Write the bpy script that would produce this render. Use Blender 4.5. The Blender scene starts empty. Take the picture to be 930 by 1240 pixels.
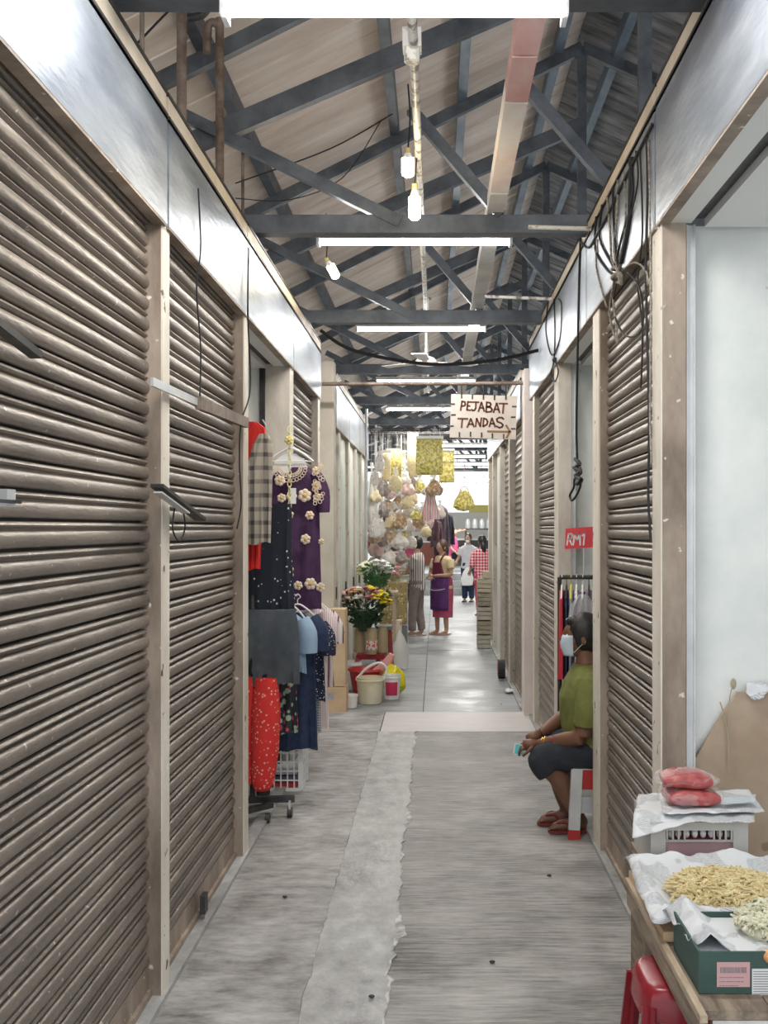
import bpy, bmesh, math, random
from mathutils import Vector, Matrix, noise as mnoise
random.seed(7)
C = bpy.context.scene.collection
S = bpy.context.scene
PI = math.pi

# ------------------------------------------------------------ camera, world, exposure
F = 1300.0; VX, VY = 528.0, 640.0; EYE = 1.7
cam = bpy.data.cameras.new('camera'); camo = bpy.data.objects.new('camera', cam); C.objects.link(camo)
camo.location = (0, 0, EYE); camo.rotation_euler = (PI/2, 0, 0)
cam.sensor_width = 36; cam.lens = F/1240*36
cam.shift_x = -(VX-465)/1240; cam.shift_y = (VY-620)/1240
cam.clip_start = 0.05; cam.clip_end = 300
S.camera = camo
S.view_settings.view_transform = 'Standard'; S.view_settings.look = 'None'
S.view_settings.exposure = 0.0; S.view_settings.gamma = 1; S.view_settings.use_curve_mapping = False
w = bpy.data.worlds.new('daylight'); S.world = w; w.use_nodes = True
w.node_tree.nodes['Background'].inputs[0].default_value = (0.93, 0.96, 1.0, 1)
w.node_tree.nodes['Background'].inputs[1].default_value = 1.4

def P(px, py, Y): return Vector(((px-VX)/F*Y, Y, EYE-(py-VY)/F*Y))

# ------------------------------------------------------------ materials
def mat(name, c1, c2=None, scale=6, rough=.6, metal=0, bump=0, stretch=(1,1,1), emit=0, trans=0, detail=6,
        lo=.35, hi=.65, alpha=1, spots=None, bscale=None, coord='Object', rvar=0, obvar=0):
    m = bpy.data.materials.new(name); m.use_nodes = True
    nt = m.node_tree; N = nt.nodes; L = nt.links; b = N['Principled BSDF']
    b.inputs['Roughness'].default_value = rough; b.inputs['Metallic'].default_value = metal
    b.inputs['Base Color'].default_value = (*c1, 1)
    if trans: b.inputs['Transmission Weight'].default_value = trans
    if alpha < 1: b.inputs['Alpha'].default_value = alpha
    if emit:
        b.inputs['Emission Color'].default_value = (*c1, 1); b.inputs['Emission Strength'].default_value = emit
    if c2 is None and not bump and not spots: return m
    if coord == 'Object':
        tc = N.new('ShaderNodeTexCoord'); src = tc.outputs['Object']
    else:
        tc = N.new('ShaderNodeNewGeometry'); src = tc.outputs['Position']
    mp = N.new('ShaderNodeMapping'); mp.inputs['Scale'].default_value = stretch; L.new(src, mp.inputs[0])
    nz = N.new('ShaderNodeTexNoise'); nz.inputs['Scale'].default_value = scale; nz.inputs['Detail'].default_value = detail
    nz.inputs['Roughness'].default_value = .62
    L.new(mp.outputs[0], nz.inputs['Vector'])
    col = None
    if c2 is not None:
        r = N.new('ShaderNodeValToRGB'); r.color_ramp.elements[0].position = lo; r.color_ramp.elements[1].position = hi
        r.color_ramp.elements[0].color = (*c1, 1); r.color_ramp.elements[1].color = (*c2, 1)
        L.new(nz.outputs[0], r.inputs[0]); col = r.outputs[0]
    if spots:   # (colour, scale, threshold)
        n2 = N.new('ShaderNodeTexNoise'); n2.inputs['Scale'].default_value = spots[1]; n2.inputs['Detail'].default_value = 4
        L.new(src, n2.inputs['Vector'])
        r2 = N.new('ShaderNodeValToRGB'); r2.color_ramp.elements[0].position = spots[2]; r2.color_ramp.elements[1].position = spots[2]+.03
        L.new(n2.outputs[0], r2.inputs[0])
        mx = N.new('ShaderNodeMix'); mx.data_type = 'RGBA'; L.new(r2.outputs[0], mx.inputs[0])
        if col: L.new(col, mx.inputs[6])
        else: mx.inputs[6].default_value = (*c1, 1)
        mx.inputs[7].default_value = (*spots[0], 1); col = mx.outputs[2]
    if obvar:
        oi = N.new('ShaderNodeObjectInfo'); hv = N.new('ShaderNodeHueSaturation')
        mr = N.new('ShaderNodeMapRange'); mr.inputs['To Min'].default_value = 1-obvar; mr.inputs['To Max'].default_value = 1+obvar
        L.new(oi.outputs['Random'], mr.inputs[0]); L.new(mr.outputs[0], hv.inputs['Value'])
        if col: L.new(col, hv.inputs['Color'])
        else: hv.inputs['Color'].default_value = (*c1, 1)
        col = hv.outputs[0]
    if col: L.new(col, b.inputs['Base Color'])
    if rvar:
        mr = N.new('ShaderNodeMapRange'); mr.inputs['To Min'].default_value = max(.05, rough-rvar); mr.inputs['To Max'].default_value = min(1, rough+rvar)
        L.new(nz.outputs[0], mr.inputs[0]); L.new(mr.outputs[0], b.inputs['Roughness'])
    if bump:
        bp = N.new('ShaderNodeBump'); bp.inputs['Strength'].default_value = bump; bp.inputs['Distance'].default_value = .01
        h = nz.outputs[0]
        if bscale:
            n3 = N.new('ShaderNodeTexNoise'); n3.inputs['Scale'].default_value = bscale; n3.inputs['Detail'].default_value = 5
            L.new(mp.outputs[0], n3.inputs['Vector']); h = n3.outputs[0]
        L.new(h, bp.inputs['Height']); L.new(bp.outputs[0], b.inputs['Normal'])
    return m

def pat(name, kind, c1, c2, scale=30, thr=.3, rough=.85, c3=None, ax=0):
    m = bpy.data.materials.new(name); m.use_nodes = True
    nt = m.node_tree; N = nt.nodes; L = nt.links; b = N['Principled BSDF']; b.inputs['Roughness'].default_value = rough
    tc = N.new('ShaderNodeTexCoord'); src = tc.outputs['Object']
    mx = N.new('ShaderNodeMix'); mx.data_type = 'RGBA'
    mx.inputs[6].default_value = (*c1, 1); mx.inputs[7].default_value = (*c2, 1)
    def wave(axis, sc):
        wv = N.new('ShaderNodeTexWave'); wv.bands_direction = axis; wv.inputs['Scale'].default_value = sc
        wv.inputs['Distortion'].default_value = .4; wv.inputs['Detail'].default_value = 0
        L.new(src, wv.inputs['Vector'])
        r = N.new('ShaderNodeValToRGB'); r.color_ramp.elements[0].position = thr; r.color_ramp.elements[1].position = thr+.08
        L.new(wv.outputs['Fac'], r.inputs[0]); return r.outputs[0]
    if kind == 'stripe':
        L.new(wave('XYZ'[ax], scale), mx.inputs[0])
    elif kind == 'plaid':
        a = wave('X', scale); c = wave('Z', scale)
        ad = N.new('ShaderNodeMath'); ad.operation = 'ADD'; L.new(a, ad.inputs[0]); L.new(c, ad.inputs[1])
        ml = N.new('ShaderNodeMath'); ml.operation = 'MULTIPLY'; L.new(ad.outputs[0], ml.inputs[0]); ml.inputs[1].default_value = .5
        L.new(ml.outputs[0], mx.inputs[0])
    elif kind in ('dot', 'floral'):
        v = N.new('ShaderNodeTexVoronoi'); v.inputs['Scale'].default_value = scale; L.new(src, v.inputs['Vector'])
        if kind == 'dot': v.inputs['Randomness'].default_value = .75
        r = N.new('ShaderNodeValToRGB'); r.color_ramp.elements[0].position = thr; r.color_ramp.elements[1].position = thr+.04
        r.color_ramp.elements[0].color = (1,1,1,1); r.color_ramp.elements[1].color = (0,0,0,1)
        L.new(v.outputs['Distance'], r.inputs[0]); L.new(r.outputs[0], mx.inputs[0])
        if c3:
            m2 = N.new('ShaderNodeMix'); m2.data_type = 'RGBA'; m2.inputs[6].default_value = (*c2,1); m2.inputs[7].default_value = (*c3,1)
            sp = N.new('ShaderNodeSeparateColor'); L.new(v.outputs['Color'], sp.inputs[0])
            r3 = N.new('ShaderNodeValToRGB'); r3.color_ramp.interpolation = 'CONSTANT'; r3.color_ramp.elements[1].position = .5
            L.new(sp.outputs[0], r3.inputs[0]); L.new(r3.outputs[0], m2.inputs[0]); L.new(m2.outputs[2], mx.inputs[7])
    L.new(mx.outputs[2], b.inputs['Base Color'])
    return m

def film(name, col=(.95,.95,.95), opacity=.35):
    m = bpy.data.materials.new(name); m.use_nodes = True
    nt = m.node_tree; N = nt.nodes; L = nt.links; b = N['Principled BSDF']
    b.inputs['Base Color'].default_value = (*col,1); b.inputs['Roughness'].default_value = .18
    b.inputs['Alpha'].default_value = opacity
    return m

M = {}
M['slat'] = mat('shutter_slat_paint', (.155,.132,.114), (.32,.275,.235), 9, .40, .40, .25, (1,.25,1), coord='Pos', spots=((.62,.58,.52), 38, .69), bscale=90, rvar=.12, obvar=.07, lo=.3, hi=.7)
M['slatfar'] = mat('shutter_slat_far', (.20,.17,.14), (.32,.28,.24), 9, .4, .35, coord='Pos')
M['post'] = mat('post_paint_cream', (.66,.60,.51), (.84,.79,.70), 3, .6, 0, .2, (1,1,.5), coord='Pos', spots=((.16,.11,.08), 14, .665), bscale=40)
M['postbrown'] = mat('post_paint_dirty', (.19,.145,.11), (.44,.36,.29), 4, .6, 0, .25, (1,1,.4), coord='Pos', spots=((.72,.66,.58), 20, .68), bscale=40)
M['postmid'] = mat('post_paint_grey_cream', (.40,.36,.31), (.66,.61,.54), 4, .6, 0, .2, (1,1,.4), coord='Pos', spots=((.2,.16,.12), 16, .68), bscale=40)
M['fascia'] = mat('galvanised_fascia', (.20,.235,.29), (.38,.42,.47), 4, .42, .45, .22, (1,.35,1.8), coord='Pos', spots=((.22,.20,.19), 55, .72), rvar=.12, bscale=25)
M['cap'] = mat('cream_capping', (.62,.53,.42), (.78,.70,.58), 4, .6, 0, .1, coord='Pos')
M['dark'] = mat('dark_metal', (.035,.035,.04), (.09,.085,.08), 8, .5, .5)
M['steel'] = mat('roof_steel', (.075,.085,.10), (.16,.18,.205), 5, .45, .35, .05, coord='Pos')
M['steelblue'] = mat('purlin_steel', (.13,.18,.24), (.30,.36,.42), 4, .4, .4, .05, (1,.4,1), coord='Pos')
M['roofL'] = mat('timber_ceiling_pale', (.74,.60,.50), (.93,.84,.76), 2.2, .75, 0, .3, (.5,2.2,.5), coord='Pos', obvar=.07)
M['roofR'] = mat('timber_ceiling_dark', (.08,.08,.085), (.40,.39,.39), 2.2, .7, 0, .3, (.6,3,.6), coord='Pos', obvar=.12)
M['white'] = mat('partition_white', (.74,.79,.76), (.86,.89,.87), 3, .55, 0, .05, coord='Pos', spots=((.55,.52,.46), 9, .71))
M['beigecol'] = mat('column_paint', (.52,.46,.38), (.62,.56,.47), 4, .7, 0, .1, coord='Pos')
M['pinkcol'] = mat('column_pinkish', (.70,.61,.56), (.80,.72,.67), 4, .7, 0, .1, coord='Pos')
M['floorA'] = mat('concrete_brushed', (.25,.24,.228), (.52,.51,.495), 2.6, .62, 0, .55, (1.0,9,1), coord='Pos', detail=9, spots=((.16,.15,.14), 5, .69), bscale=11, rvar=.18)
M['floorB'] = mat('concrete_mottled', (.29,.28,.265), (.50,.495,.48), 3.5, .6, 0, .4, (1.3,1,1), coord='Pos', detail=9, spots=((.18,.17,.16), 6, .68), bscale=30, rvar=.18)
M['floorC'] = mat('concrete_smooth_strip', (.40,.41,.41), (.60,.61,.61), 3.5, .5, 0, .25, (1.6,.8,1), coord='Pos', detail=9, rvar=.2)
M['floorP'] = mat('concrete_pale_band', (.55,.52,.51), (.64,.61,.60), 2.5, .5, 0, .2, (1,3,1), coord='Pos', rvar=.15)
M['floorW'] = mat('concrete_worn_damp', (.24,.25,.25), (.50,.52,.52), 1.9, .42, 0, .25, (1,2.2,1), coord='Pos', detail=8, rvar=.28)
M['crack'] = mat('crack_lime', (.34,.34,.33), (.72,.73,.73), 14, .8, 0, .5, coord='Pos', lo=.42, hi=.6)
M['crackd'] = mat('crack_dark', (.10,.10,.095), (.3,.29,.28), 14, .8, coord='Pos')
def floor_mat(name, stops, fs, st, bs, rough, bump, grain=.6):
    m = bpy.data.materials.new(name); m.use_nodes = True; nt = m.node_tree; N = nt.nodes; L = nt.links; b = N['Principled BSDF']
    ge = N.new('ShaderNodeNewGeometry'); mp = N.new('ShaderNodeMapping'); mp.inputs['Scale'].default_value = st; L.new(ge.outputs['Position'], mp.inputs[0])
    f = N.new('ShaderNodeTexNoise'); f.inputs['Scale'].default_value = fs; f.inputs['Detail'].default_value = 12; f.inputs['Roughness'].default_value = .68; L.new(mp.outputs[0], f.inputs['Vector'])
    g = N.new('ShaderNodeTexNoise'); g.inputs['Scale'].default_value = bs; g.inputs['Detail'].default_value = 8; g.inputs['Roughness'].default_value = .6; L.new(ge.outputs['Position'], g.inputs['Vector'])
    mx = N.new('ShaderNodeMix'); mx.data_type = 'FLOAT'; mx.inputs[0].default_value = grain; L.new(g.outputs[0], mx.inputs[2]); L.new(f.outputs[0], mx.inputs[3])
    r = N.new('ShaderNodeValToRGB'); e = r.color_ramp.elements
    while len(e) < len(stops): e.new(.5)
    for q, (p_, c_) in zip(e, stops): q.position = p_; q.color = (*c_, 1)
    L.new(mx.outputs[0], r.inputs[0]); L.new(r.outputs[0], b.inputs['Base Color'])
    mr = N.new('ShaderNodeMapRange'); mr.inputs['From Min'].default_value = .35; mr.inputs['From Max'].default_value = .65
    mr.inputs['To Min'].default_value = rough[0]; mr.inputs['To Max'].default_value = rough[1]; L.new(g.outputs[0], mr.inputs[0]); L.new(mr.outputs[0], b.inputs['Roughness'])
    bp = N.new('ShaderNodeBump'); bp.inputs['Strength'].default_value = bump; bp.inputs['Distance'].default_value = .012; L.new(f.outputs[0], bp.inputs['Height']); L.new(bp.outputs[0], b.inputs['Normal'])
    return m
M['floorA'] = floor_mat('concrete_brushed', [(.38,(.12,.115,.11)),(.45,(.26,.25,.24)),(.53,(.42,.41,.395)),(.63,(.60,.59,.57))], 4.5, (1.1,11,1), 2.0, (.38,.75), .9, .48)
M['floorB'] = floor_mat('concrete_mottled', [(.38,(.13,.125,.12)),(.45,(.27,.26,.25)),(.53,(.40,.39,.38)),(.63,(.57,.56,.55))], 7, (1,2.2,1), 2.2, (.38,.7), .6, .5)
M['floorC'] = floor_mat('concrete_smooth_strip', [(.37,(.20,.20,.20)),(.45,(.34,.34,.34)),(.54,(.45,.455,.45)),(.64,(.60,.61,.61))], 7, (1.4,1,1), 1.5, (.30,.65), .5, .5)
M['floorW'] = floor_mat('concrete_damp', [(.36,(.12,.13,.13)),(.45,(.25,.265,.27)),(.54,(.38,.40,.41)),(.66,(.54,.56,.57))], 3, (.6,4,1), 1.1, (.30,.62), .35, .4)
M['base'] = mat('ground_base', (.12,.12,.115), (.2,.2,.19), 6, .8, coord='Pos')
M['duct'] = mat('trunking_red_stained', (.72,.55,.52), (.60,.27,.25), 1.3, .5, 0, 0, (1,.55,1), coord='Pos', lo=.42, hi=.6)
M['duct2'] = mat('trunking_pink_fading', (.80,.78,.76), (.66,.36,.33), 1.3, .5, 0, 0, (1,.55,1), coord='Pos', lo=.5, hi=.7)
M['conduit2'] = mat('trunking_white', (.74,.73,.71), (.55,.53,.50), 4, .5, coord='Pos')
M['conduit'] = mat('conduit_white', (.75,.73,.68), (.25,.22,.19), 14, .5, coord='Pos', lo=.52, hi=.6)
M['rust'] = mat('rusty_pipe', (.13,.085,.06), (.30,.24,.20), 8, .6, .3, .1, coord='Pos')
M['rope'] = mat('black_cord', (.02,.02,.022), None, rough=.8)
M['ropeg'] = mat('grey_twine', (.42,.38,.32), (.12,.11,.1), 60, .9)
M['whitep'] = mat('white_plastic', (.85,.85,.84), rough=.35)
M['whitem'] = mat('white_enamel', (.82,.83,.82), rough=.4)
M['tube'] = mat('lit_tube', (1.0,.985,.95), emit=60)
M['bulb'] = mat('lit_bulb', (1.0,.88,.62), emit=12)
M['capm'] = mat('lamp_base_brass', (.65,.52,.22), rough=.4, metal=.3)
M['red'] = mat('red_plastic', (.48,.035,.035), rough=.35)
M['dred'] = mat('dark_red_plastic', (.24,.012,.022), (.31,.02,.03), 4, .25)
M['yellow'] = mat('yellow_plastic_bag', (.85,.78,.02), (.75,.65,.02), 12, .3, bump=.5, bscale=14)
M['ivory'] = mat('ivory_bucket', (.74,.67,.47), (.82,.77,.60), 5, .45)
M['wood'] = mat('raw_wood', (.38,.29,.20), (.58,.47,.35), 7, .7, bump=.2, stretch=(6,1,6), coord='Pos')
M['card'] = mat('cardboard', (.60,.42,.26), (.70,.52,.34), 4, .85, coord='Pos')
M['grey'] = mat('grey_plastic', (.16,.17,.18), (.24,.25,.26), 6, .45)
M['silver'] = mat('silver_plastic', (.55,.57,.58), (.68,.70,.71), 5, .35, .3)
M['film'] = film('clear_film', (.95,.95,.97), .30)
M['milky'] = film('milky_film', (.95,.95,.93), .55)

# ------------------------------------------------------------ mesh helpers
ORG = {}
class MB:
    def __init__(s): s.v = []; s.f = []; s.m = []; s.cur = 0
    def add(s, vs, fs):
        o = len(s.v); s.v += [Vector(q) for q in vs]
        for f in fs: s.f.append([i+o for i in f]); s.m.append(s.cur)
        return s
    def box(s, x0, x1, y0, y1, z0, z1, rot=None, piv=None):
        vs = [Vector((x, y, z)) for x in (x0, x1) for y in (y0, y1) for z in (z0, z1)]
        if rot:
            p = Vector(piv) if piv else Vector(((x0+x1)/2, (y0+y1)/2, (z0+z1)/2))
            R = Matrix.Rotation(rot[0], 3, rot[1]); vs = [p+R@(q-p) for q in vs]
        return s.add(vs, [(0,1,3,2),(4,6,7,5),(0,4,5,1),(2,3,7,6),(0,2,6,4),(1,5,7,3)])
    def bar(s, a, b, wd, ht, up=(0,0,1)):
        a = Vector(a); b = Vector(b); t = (b-a).normalized(); u = Vector(up)
        sd = t.cross(u)
        if sd.length < 1e-4: sd = t.cross(Vector((0,1,0)))
        sd.normalize(); u = sd.cross(t).normalized()
        vs = [p+sd*i*wd/2+u*j*ht/2 for p in (a, b) for i in (-1, 1) for j in (-1, 1)]
        return s.add(vs, [(0,1,3,2),(4,6,7,5),(0,4,5,1),(2,3,7,6),(0,2,6,4),(1,5,7,3)])
    def loft(s, rings, closed_ends=True):
        n = len(rings[0]); vs = [q for r in rings for q in r]; fs = []
        for i in range(len(rings)-1):
            for j in range(n):
                k = (j+1) % n
                fs.append((i*n+j, i*n+k, (i+1)*n+k, (i+1)*n+j))
        if closed_ends:
            fs.append(tuple(range(n-1, -1, -1))); fs.append(tuple((len(rings)-1)*n+j for j in range(n)))
        return s.add(vs, fs)
    def tube(s, pts, r, n=8, smooth=0):
        pts = [Vector(p) for p in pts]
        if smooth: pts = crom(pts, smooth)
        rs = r if isinstance(r, (list, tuple)) else None
        rings = []; ref = None
        for i, p in enumerate(pts):
            t = (pts[min(i+1, len(pts)-1)]-pts[max(i-1, 0)])
            t = t.normalized() if t.length > 1e-9 else Vector((0,0,1))
            if ref is None: ref = t.orthogonal().normalized()
            ref = (ref-t*ref.dot(t)); ref = ref.normalized() if ref.length > 1e-6 else t.orthogonal().normalized()
            b = t.cross(ref)
            rr = r if rs is None else interp(rs, i/(len(pts)-1))
            rings.append([p+(ref*math.cos(2*PI*j/n)+b*math.sin(2*PI*j/n))*rr for j in range(n)])
        return s.loft(rings)
    def lathe(s, prof, c, n=16, sx=1, sy=1):
        c = Vector(c)
        return s.loft([[c+Vector((r*sx*math.cos(2*PI*j/n), r*sy*math.sin(2*PI*j/n), z)) for j in range(n)] for r, z in prof])
    def ell(s, c, rx, ry, rz, n=12, m=8, R=None):
        c = Vector(c); rings = []
        for i in range(1, m):
            a = PI*i/m; ring = []
            for j in range(n):
                q = Vector((rx*math.sin(a)*math.cos(2*PI*j/n), ry*math.sin(a)*math.sin(2*PI*j/n), -rz*math.cos(a)))
                if R: q = R@q
                ring.append(c+q)
            rings.append(ring)
        top = Vector((0,0,rz)); bot = Vector((0,0,-rz))
        if R: top = R@top; bot = R@bot
        o = len(s.v); s.loft(rings, False)
        s.v += [c+bot, c+top]; ib = len(s.v)-2; it = ib+1; L0 = o+(m-2)*n
        for j in range(n):
            k = (j+1) % n
            s.f.append([ib, o+k, o+j]); s.m.append(s.cur); s.f.append([it, L0+j, L0+k]); s.m.append(s.cur)
        return s
    def poly(s, pts2, fn, th):   # extruded polygon; fn(u,v,d)->Vector
        n = len(pts2)
        vs = [fn(u, v, 0) for u, v in pts2]+[fn(u, v, th) for u, v in pts2]
        return s.add(vs, [tuple(range(n-1,-1,-1)), tuple(range(n, 2*n))]+[(i, (i+1)%n, (i+1)%n+n, i+n) for i in range(n)])
    def mesh(s, name, mats, org=(0,0,0), smooth=False):
        o = Vector(org); me = bpy.data.meshes.new(name)
        me.from_pydata([tuple(q-o) for q in s.v], [], s.f)
        for m in (mats if isinstance(mats, (list, tuple)) else [mats]): me.materials.append(m)
        me.polygons.foreach_set('material_index', s.m)
        if smooth: me.polygons.foreach_set('use_smooth', [True]*len(s.f))
        me.update()
        bm = bmesh.new(); bm.from_mesh(me); bmesh.ops.recalc_face_normals(bm, faces=bm.faces); bm.to_mesh(me); bm.free()
        if smooth: me.set_sharp_from_angle(angle=math.radians(smooth if smooth > 1 else 50))
        return me
    def build(s, name, mats, parent=None, smooth=False, org=None):
        if parent is not None: o = ORG[parent.name]
        elif org is not None: o = Vector(org)
        else:
            xs = [q.x for q in s.v]; ys = [q.y for q in s.v]; zs = [q.z for q in s.v]
            o = Vector(((min(xs)+max(xs))/2, (min(ys)+max(ys))/2, min(zs)))
        me = s.mesh(name, mats, o, smooth)
        return link(name, me, parent, o)
def link(name, me, parent, o):
    ob = bpy.data.objects.new(name, me); C.objects.link(ob)
    if parent is not None: ob.parent = parent; ORG[ob.name] = ORG[parent.name]
    else: ob.location = o; ORG[ob.name] = Vector(o)
    return ob
def interp(a, t):
    x = t*(len(a)-1); i = min(int(x), len(a)-2); return a[i]+(a[i+1]-a[i])*(x-i)
def crom(p, k):
    out = []
    for i in range(len(p)-1):
        p0 = p[max(i-1,0)]; p1 = p[i]; p2 = p[i+1]; p3 = p[min(i+2, len(p)-1)]
        for j in range(k):
            t = j/k
            out.append(.5*((2*p1)+(p2-p0)*t+(2*p0-5*p1+4*p2-p3)*t*t+(3*p1-p0-3*p2+p3)*t**3))
    out.append(p[-1]); return out
def thing(name, label, cat, loc, group=None):
    o = bpy.data.objects.new(name, None); C.objects.link(o); o.location = loc; o.empty_display_size = .05
    ORG[o.name] = Vector(loc); o['label'] = label; o['category'] = cat
    if group: o['group'] = group
    return o
def tag(o, label, cat, group=None, kind=None):
    o['label'] = label; o['category'] = cat
    if group: o['group'] = group
    if kind: o['kind'] = kind
    return o
def struct(o, label=None):
    o['kind'] = 'structure'
    if label: o['label'] = label
    return o
def copy_tree(o, delta, label=None, parent=None):
    c = o.copy(); C.objects.link(c); c.parent = parent
    if parent is None:
        c.location = Vector(o.location)+Vector(delta); ORG[c.name] = ORG[o.name]+Vector(delta)
        if label: c['label'] = label
    for ch in list(o.children): copy_tree(ch, delta, None, c)
    return c
def wob(q, s, a, seed=0):
    v = Vector(q)*s+Vector((seed*7.1, seed*3.3, seed*1.7)); return Vector(mnoise.noise_vector(v))*a

# ------------------------------------------------------------ floor
XL, XR = -.983, .85
fl = MB().box(-6, 7, -2, 40, -.30, -.02).build('floor', M['base'], org=(0,0,0)); struct(fl)
def slab(x0, x1, y0, y1, m, z=0.0, lab=None):
    g = .004
    s = MB().box(x0+g, x1-g, y0+g, y1-g, -.03, z).build('slab', m, fl)
    if lab: s['label'] = lab
def xr_at(y): return -.170+.004*math.sin(y*3)
# the central smooth strip has an irregular edge: built as a jagged band
yl = [-1+.045*i for i in range(int(10.0/.045)+1)]
def jag(y, s): return .020*mnoise.noise(Vector((y*5, s, 0)))+.020*mnoise.noise(Vector((y*17, s, 3)))
b = MB(); n = len(yl)
vs = [(-.48+jag(y,1)*.5, y, .001) for y in yl]+[(xr_at(y)+jag(y,2), y, .001) for y in yl]
b.add(vs, [(i, i+1, n+i+1, n+i) for i in range(n-1)])
s_ = b.build('smooth_strip', M['floorC'], fl)
slab(-6, -.44, -2, 8.98, M['floorB']); slab(-.44, -.21, -2, 8.98, M['floorB']); slab(-.21, 7, -2, 8.98, M['floorA'])
slab(-6, -.47, 8.99, 9.95, M['floorB']); slab(-.47, 7, 8.99, 9.95, M['floorP'], lab='pale pinkish concrete band across the passage')
slab(-6, -.12, 9.955, 14.6, M['floorW'], -.004); slab(-.12, 7, 9.955, 11.75, M['floorW'], -.004); slab(-.12, 7, 11.755, 15, M['floorW'], -.006)
slab(-6, -.12, 14.605, 27.3, M['floorW'], -.004); slab(-.12, 7, 15.005, 19, M['floorW'], -.004); slab(-.12, 7, 19.005, 27.3, M['floorW'], -.004)
# flaking lime crust along the right crack
b = MB()
vs = []; fs = []
for i, y in enumerate(yl):
    c = xr_at(y)+jag(y,2); wdt = max(.001, .045*(mnoise.noise(Vector((y*2.3,9,1)))+.02)+.028*mnoise.noise(Vector((y*13,2,1))))
    vs += [(c-.008, y, .002), (c+wdt*.5, y, .006), (c+wdt, y, .0015)]
for i in range(n-1):
    a = i*3; fs += [(a, a+1, a+4, a+3), (a+1, a+2, a+5, a+4)]
b.add(vs, fs).build('lime_crust', M['crack'], fl, smooth=80)
b = MB(); vs = []; fs = []
for i, y in enumerate(yl):
    c = -.48+jag(y,1)*.5; wdt = max(.0005, .012*mnoise.noise(Vector((y*3,4,1))))
    vs += [(c-wdt, y, .0012), (c, y, .003), (c+wdt*.5, y, .0012)]
for i in range(n-1):
    a = i*3; fs += [(a, a+1, a+4, a+3), (a+1, a+2, a+5, a+4)]
b.add(vs, fs).build('hairline_crack', M['crackd'], fl, smooth=80)

# ------------------------------------------------------------ shop walls
def wall(name, xin, side, posts, y0, y1, zb, zt, fas, thr=True):
    """side -1 left, +1 right.  xin: corridor face of the posts."""
    s = side
    def bx(xa, xb, ya, yb, za, zb_):
        x0, x1 = sorted((xa, xb)); return MB().box(x0, x1, ya, yb, za, zb_)
    root = bx(xin+s*1.60, xin+s*1.66, y0, y1, 0, zt-.25).build(name, M['white'], org=(xin, y0, 0)); struct(root)
    for (a, c) in posts:
        p = MB()
        p.cur = 0
        x0, x1 = sorted((xin, xin+s*.006)); p.box(x0, x1, a, c, 0, zb+.02)            # pale corridor face board
        p.cur = 1
        x0, x1 = sorted((xin+s*.0062, xin+s*(.17 if s < 0 else .095))); p.box(x0, x1, a-.003, c, 0, zb+.02)   # dirty brown body
        p.cur = 1
        p.build('post', [M['post'], M['postbrown'] if a < (7.3 if s > 0 else 6) else M['postmid']], root)
    for (a, c) in fas:
        p = MB()
        x = xin-s*.012
        x0, x1 = sorted((x, x+s*.012)); p.box(x0, x1, a+.006, c-.006, zb, zt)
            # returned bottom lip
        p.box(*sorted((x, x+s*.10)), a+.006, c-.006, zt-.01, zt)
        fo = p.build('fascia_panel', M['fascia'], root); MB().box(*sorted((x+s*.001, x+s*.045)), a+.008, c-.008, zb-.010, zb+.004).build('lip', M['postbrown'], fo)
        # capping boards and dark angle above
        q = MB(); q.box(*sorted((x+s*.004, x+s*.03)), a+.004, c-.004, zt+.014, zt+.085); q.build('capping_board', M['cap'], root)
        q = MB(); q.box(*sorted((x-s*.004, x+s*.05)), a, c, zt+.001, zt+.013); q.box(*sorted((x, x+s*.05)), a, c, zt+.086, zt+.10); q.build('angle_iron', M['dark'], root)
    if thr:
        MB().box(*sorted((xin-s*.01, xin+s*.06)), y0, y1, 0, .022).build('threshold', M['floorC'], root)
    return root
ZB, ZT = 2.80, 3.185
postsL = [(3.86,3.96),(5.50,5.62),(7.25,7.40),(8.95,9.08)]
wl = wall('wall_left', XL, -1, postsL, 1.9, 9.1, ZB, ZT, [(1.9,3.885),(3.90,5.55),(5.56,7.33),(7.34,9.07)])
ZBR, ZTR = 2.86, 3.31
postsR = [(4.06,4.22),(5.60,5.82),(7.50,7.72),(9.30,9.42)]
wr = wall('wall_right', XR, 1, postsR, 1.9, 9.70, ZBR, ZTR, [(1.9,4.10),(4.115,5.98),(5.99,7.72),(7.73,9.68)])
# far stretches, set a little into the passage behind the columns
wfl = wall('wall_left_far', -.97, -1, [(10.75,10.9),(11.9,12.1),(13.0,13.15),(13.95,14.1),(15.1,15.25)], 10.34, 15.25, 2.68, 3.10, [(10.34,11.9),(11.91,13.5),(13.51,15.25)])
wfr = wall('wall_right_far', .80, 1, [(11.70,11.85),(13.40,13.55),(15.10,15.25),(16.3,16.45)], 10.06, 16.45, 2.74, 3.10, [(10.06,11.7),(11.71,13.4),(13.41,15.1),(15.11,16.45)])
c_ = MB().box(-1.15, -.965, 10.14, 10.33, 0, 3.28).build('column', M['beigecol'], wl)
c_['label'] = 'square beige concrete column'
c_ = MB().box(.80, 1.05, 9.72, 10.03, 0, 3.15).build('column', M['pinkcol'], wr); c_['label'] = 'pale pinkish concrete column'

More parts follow.
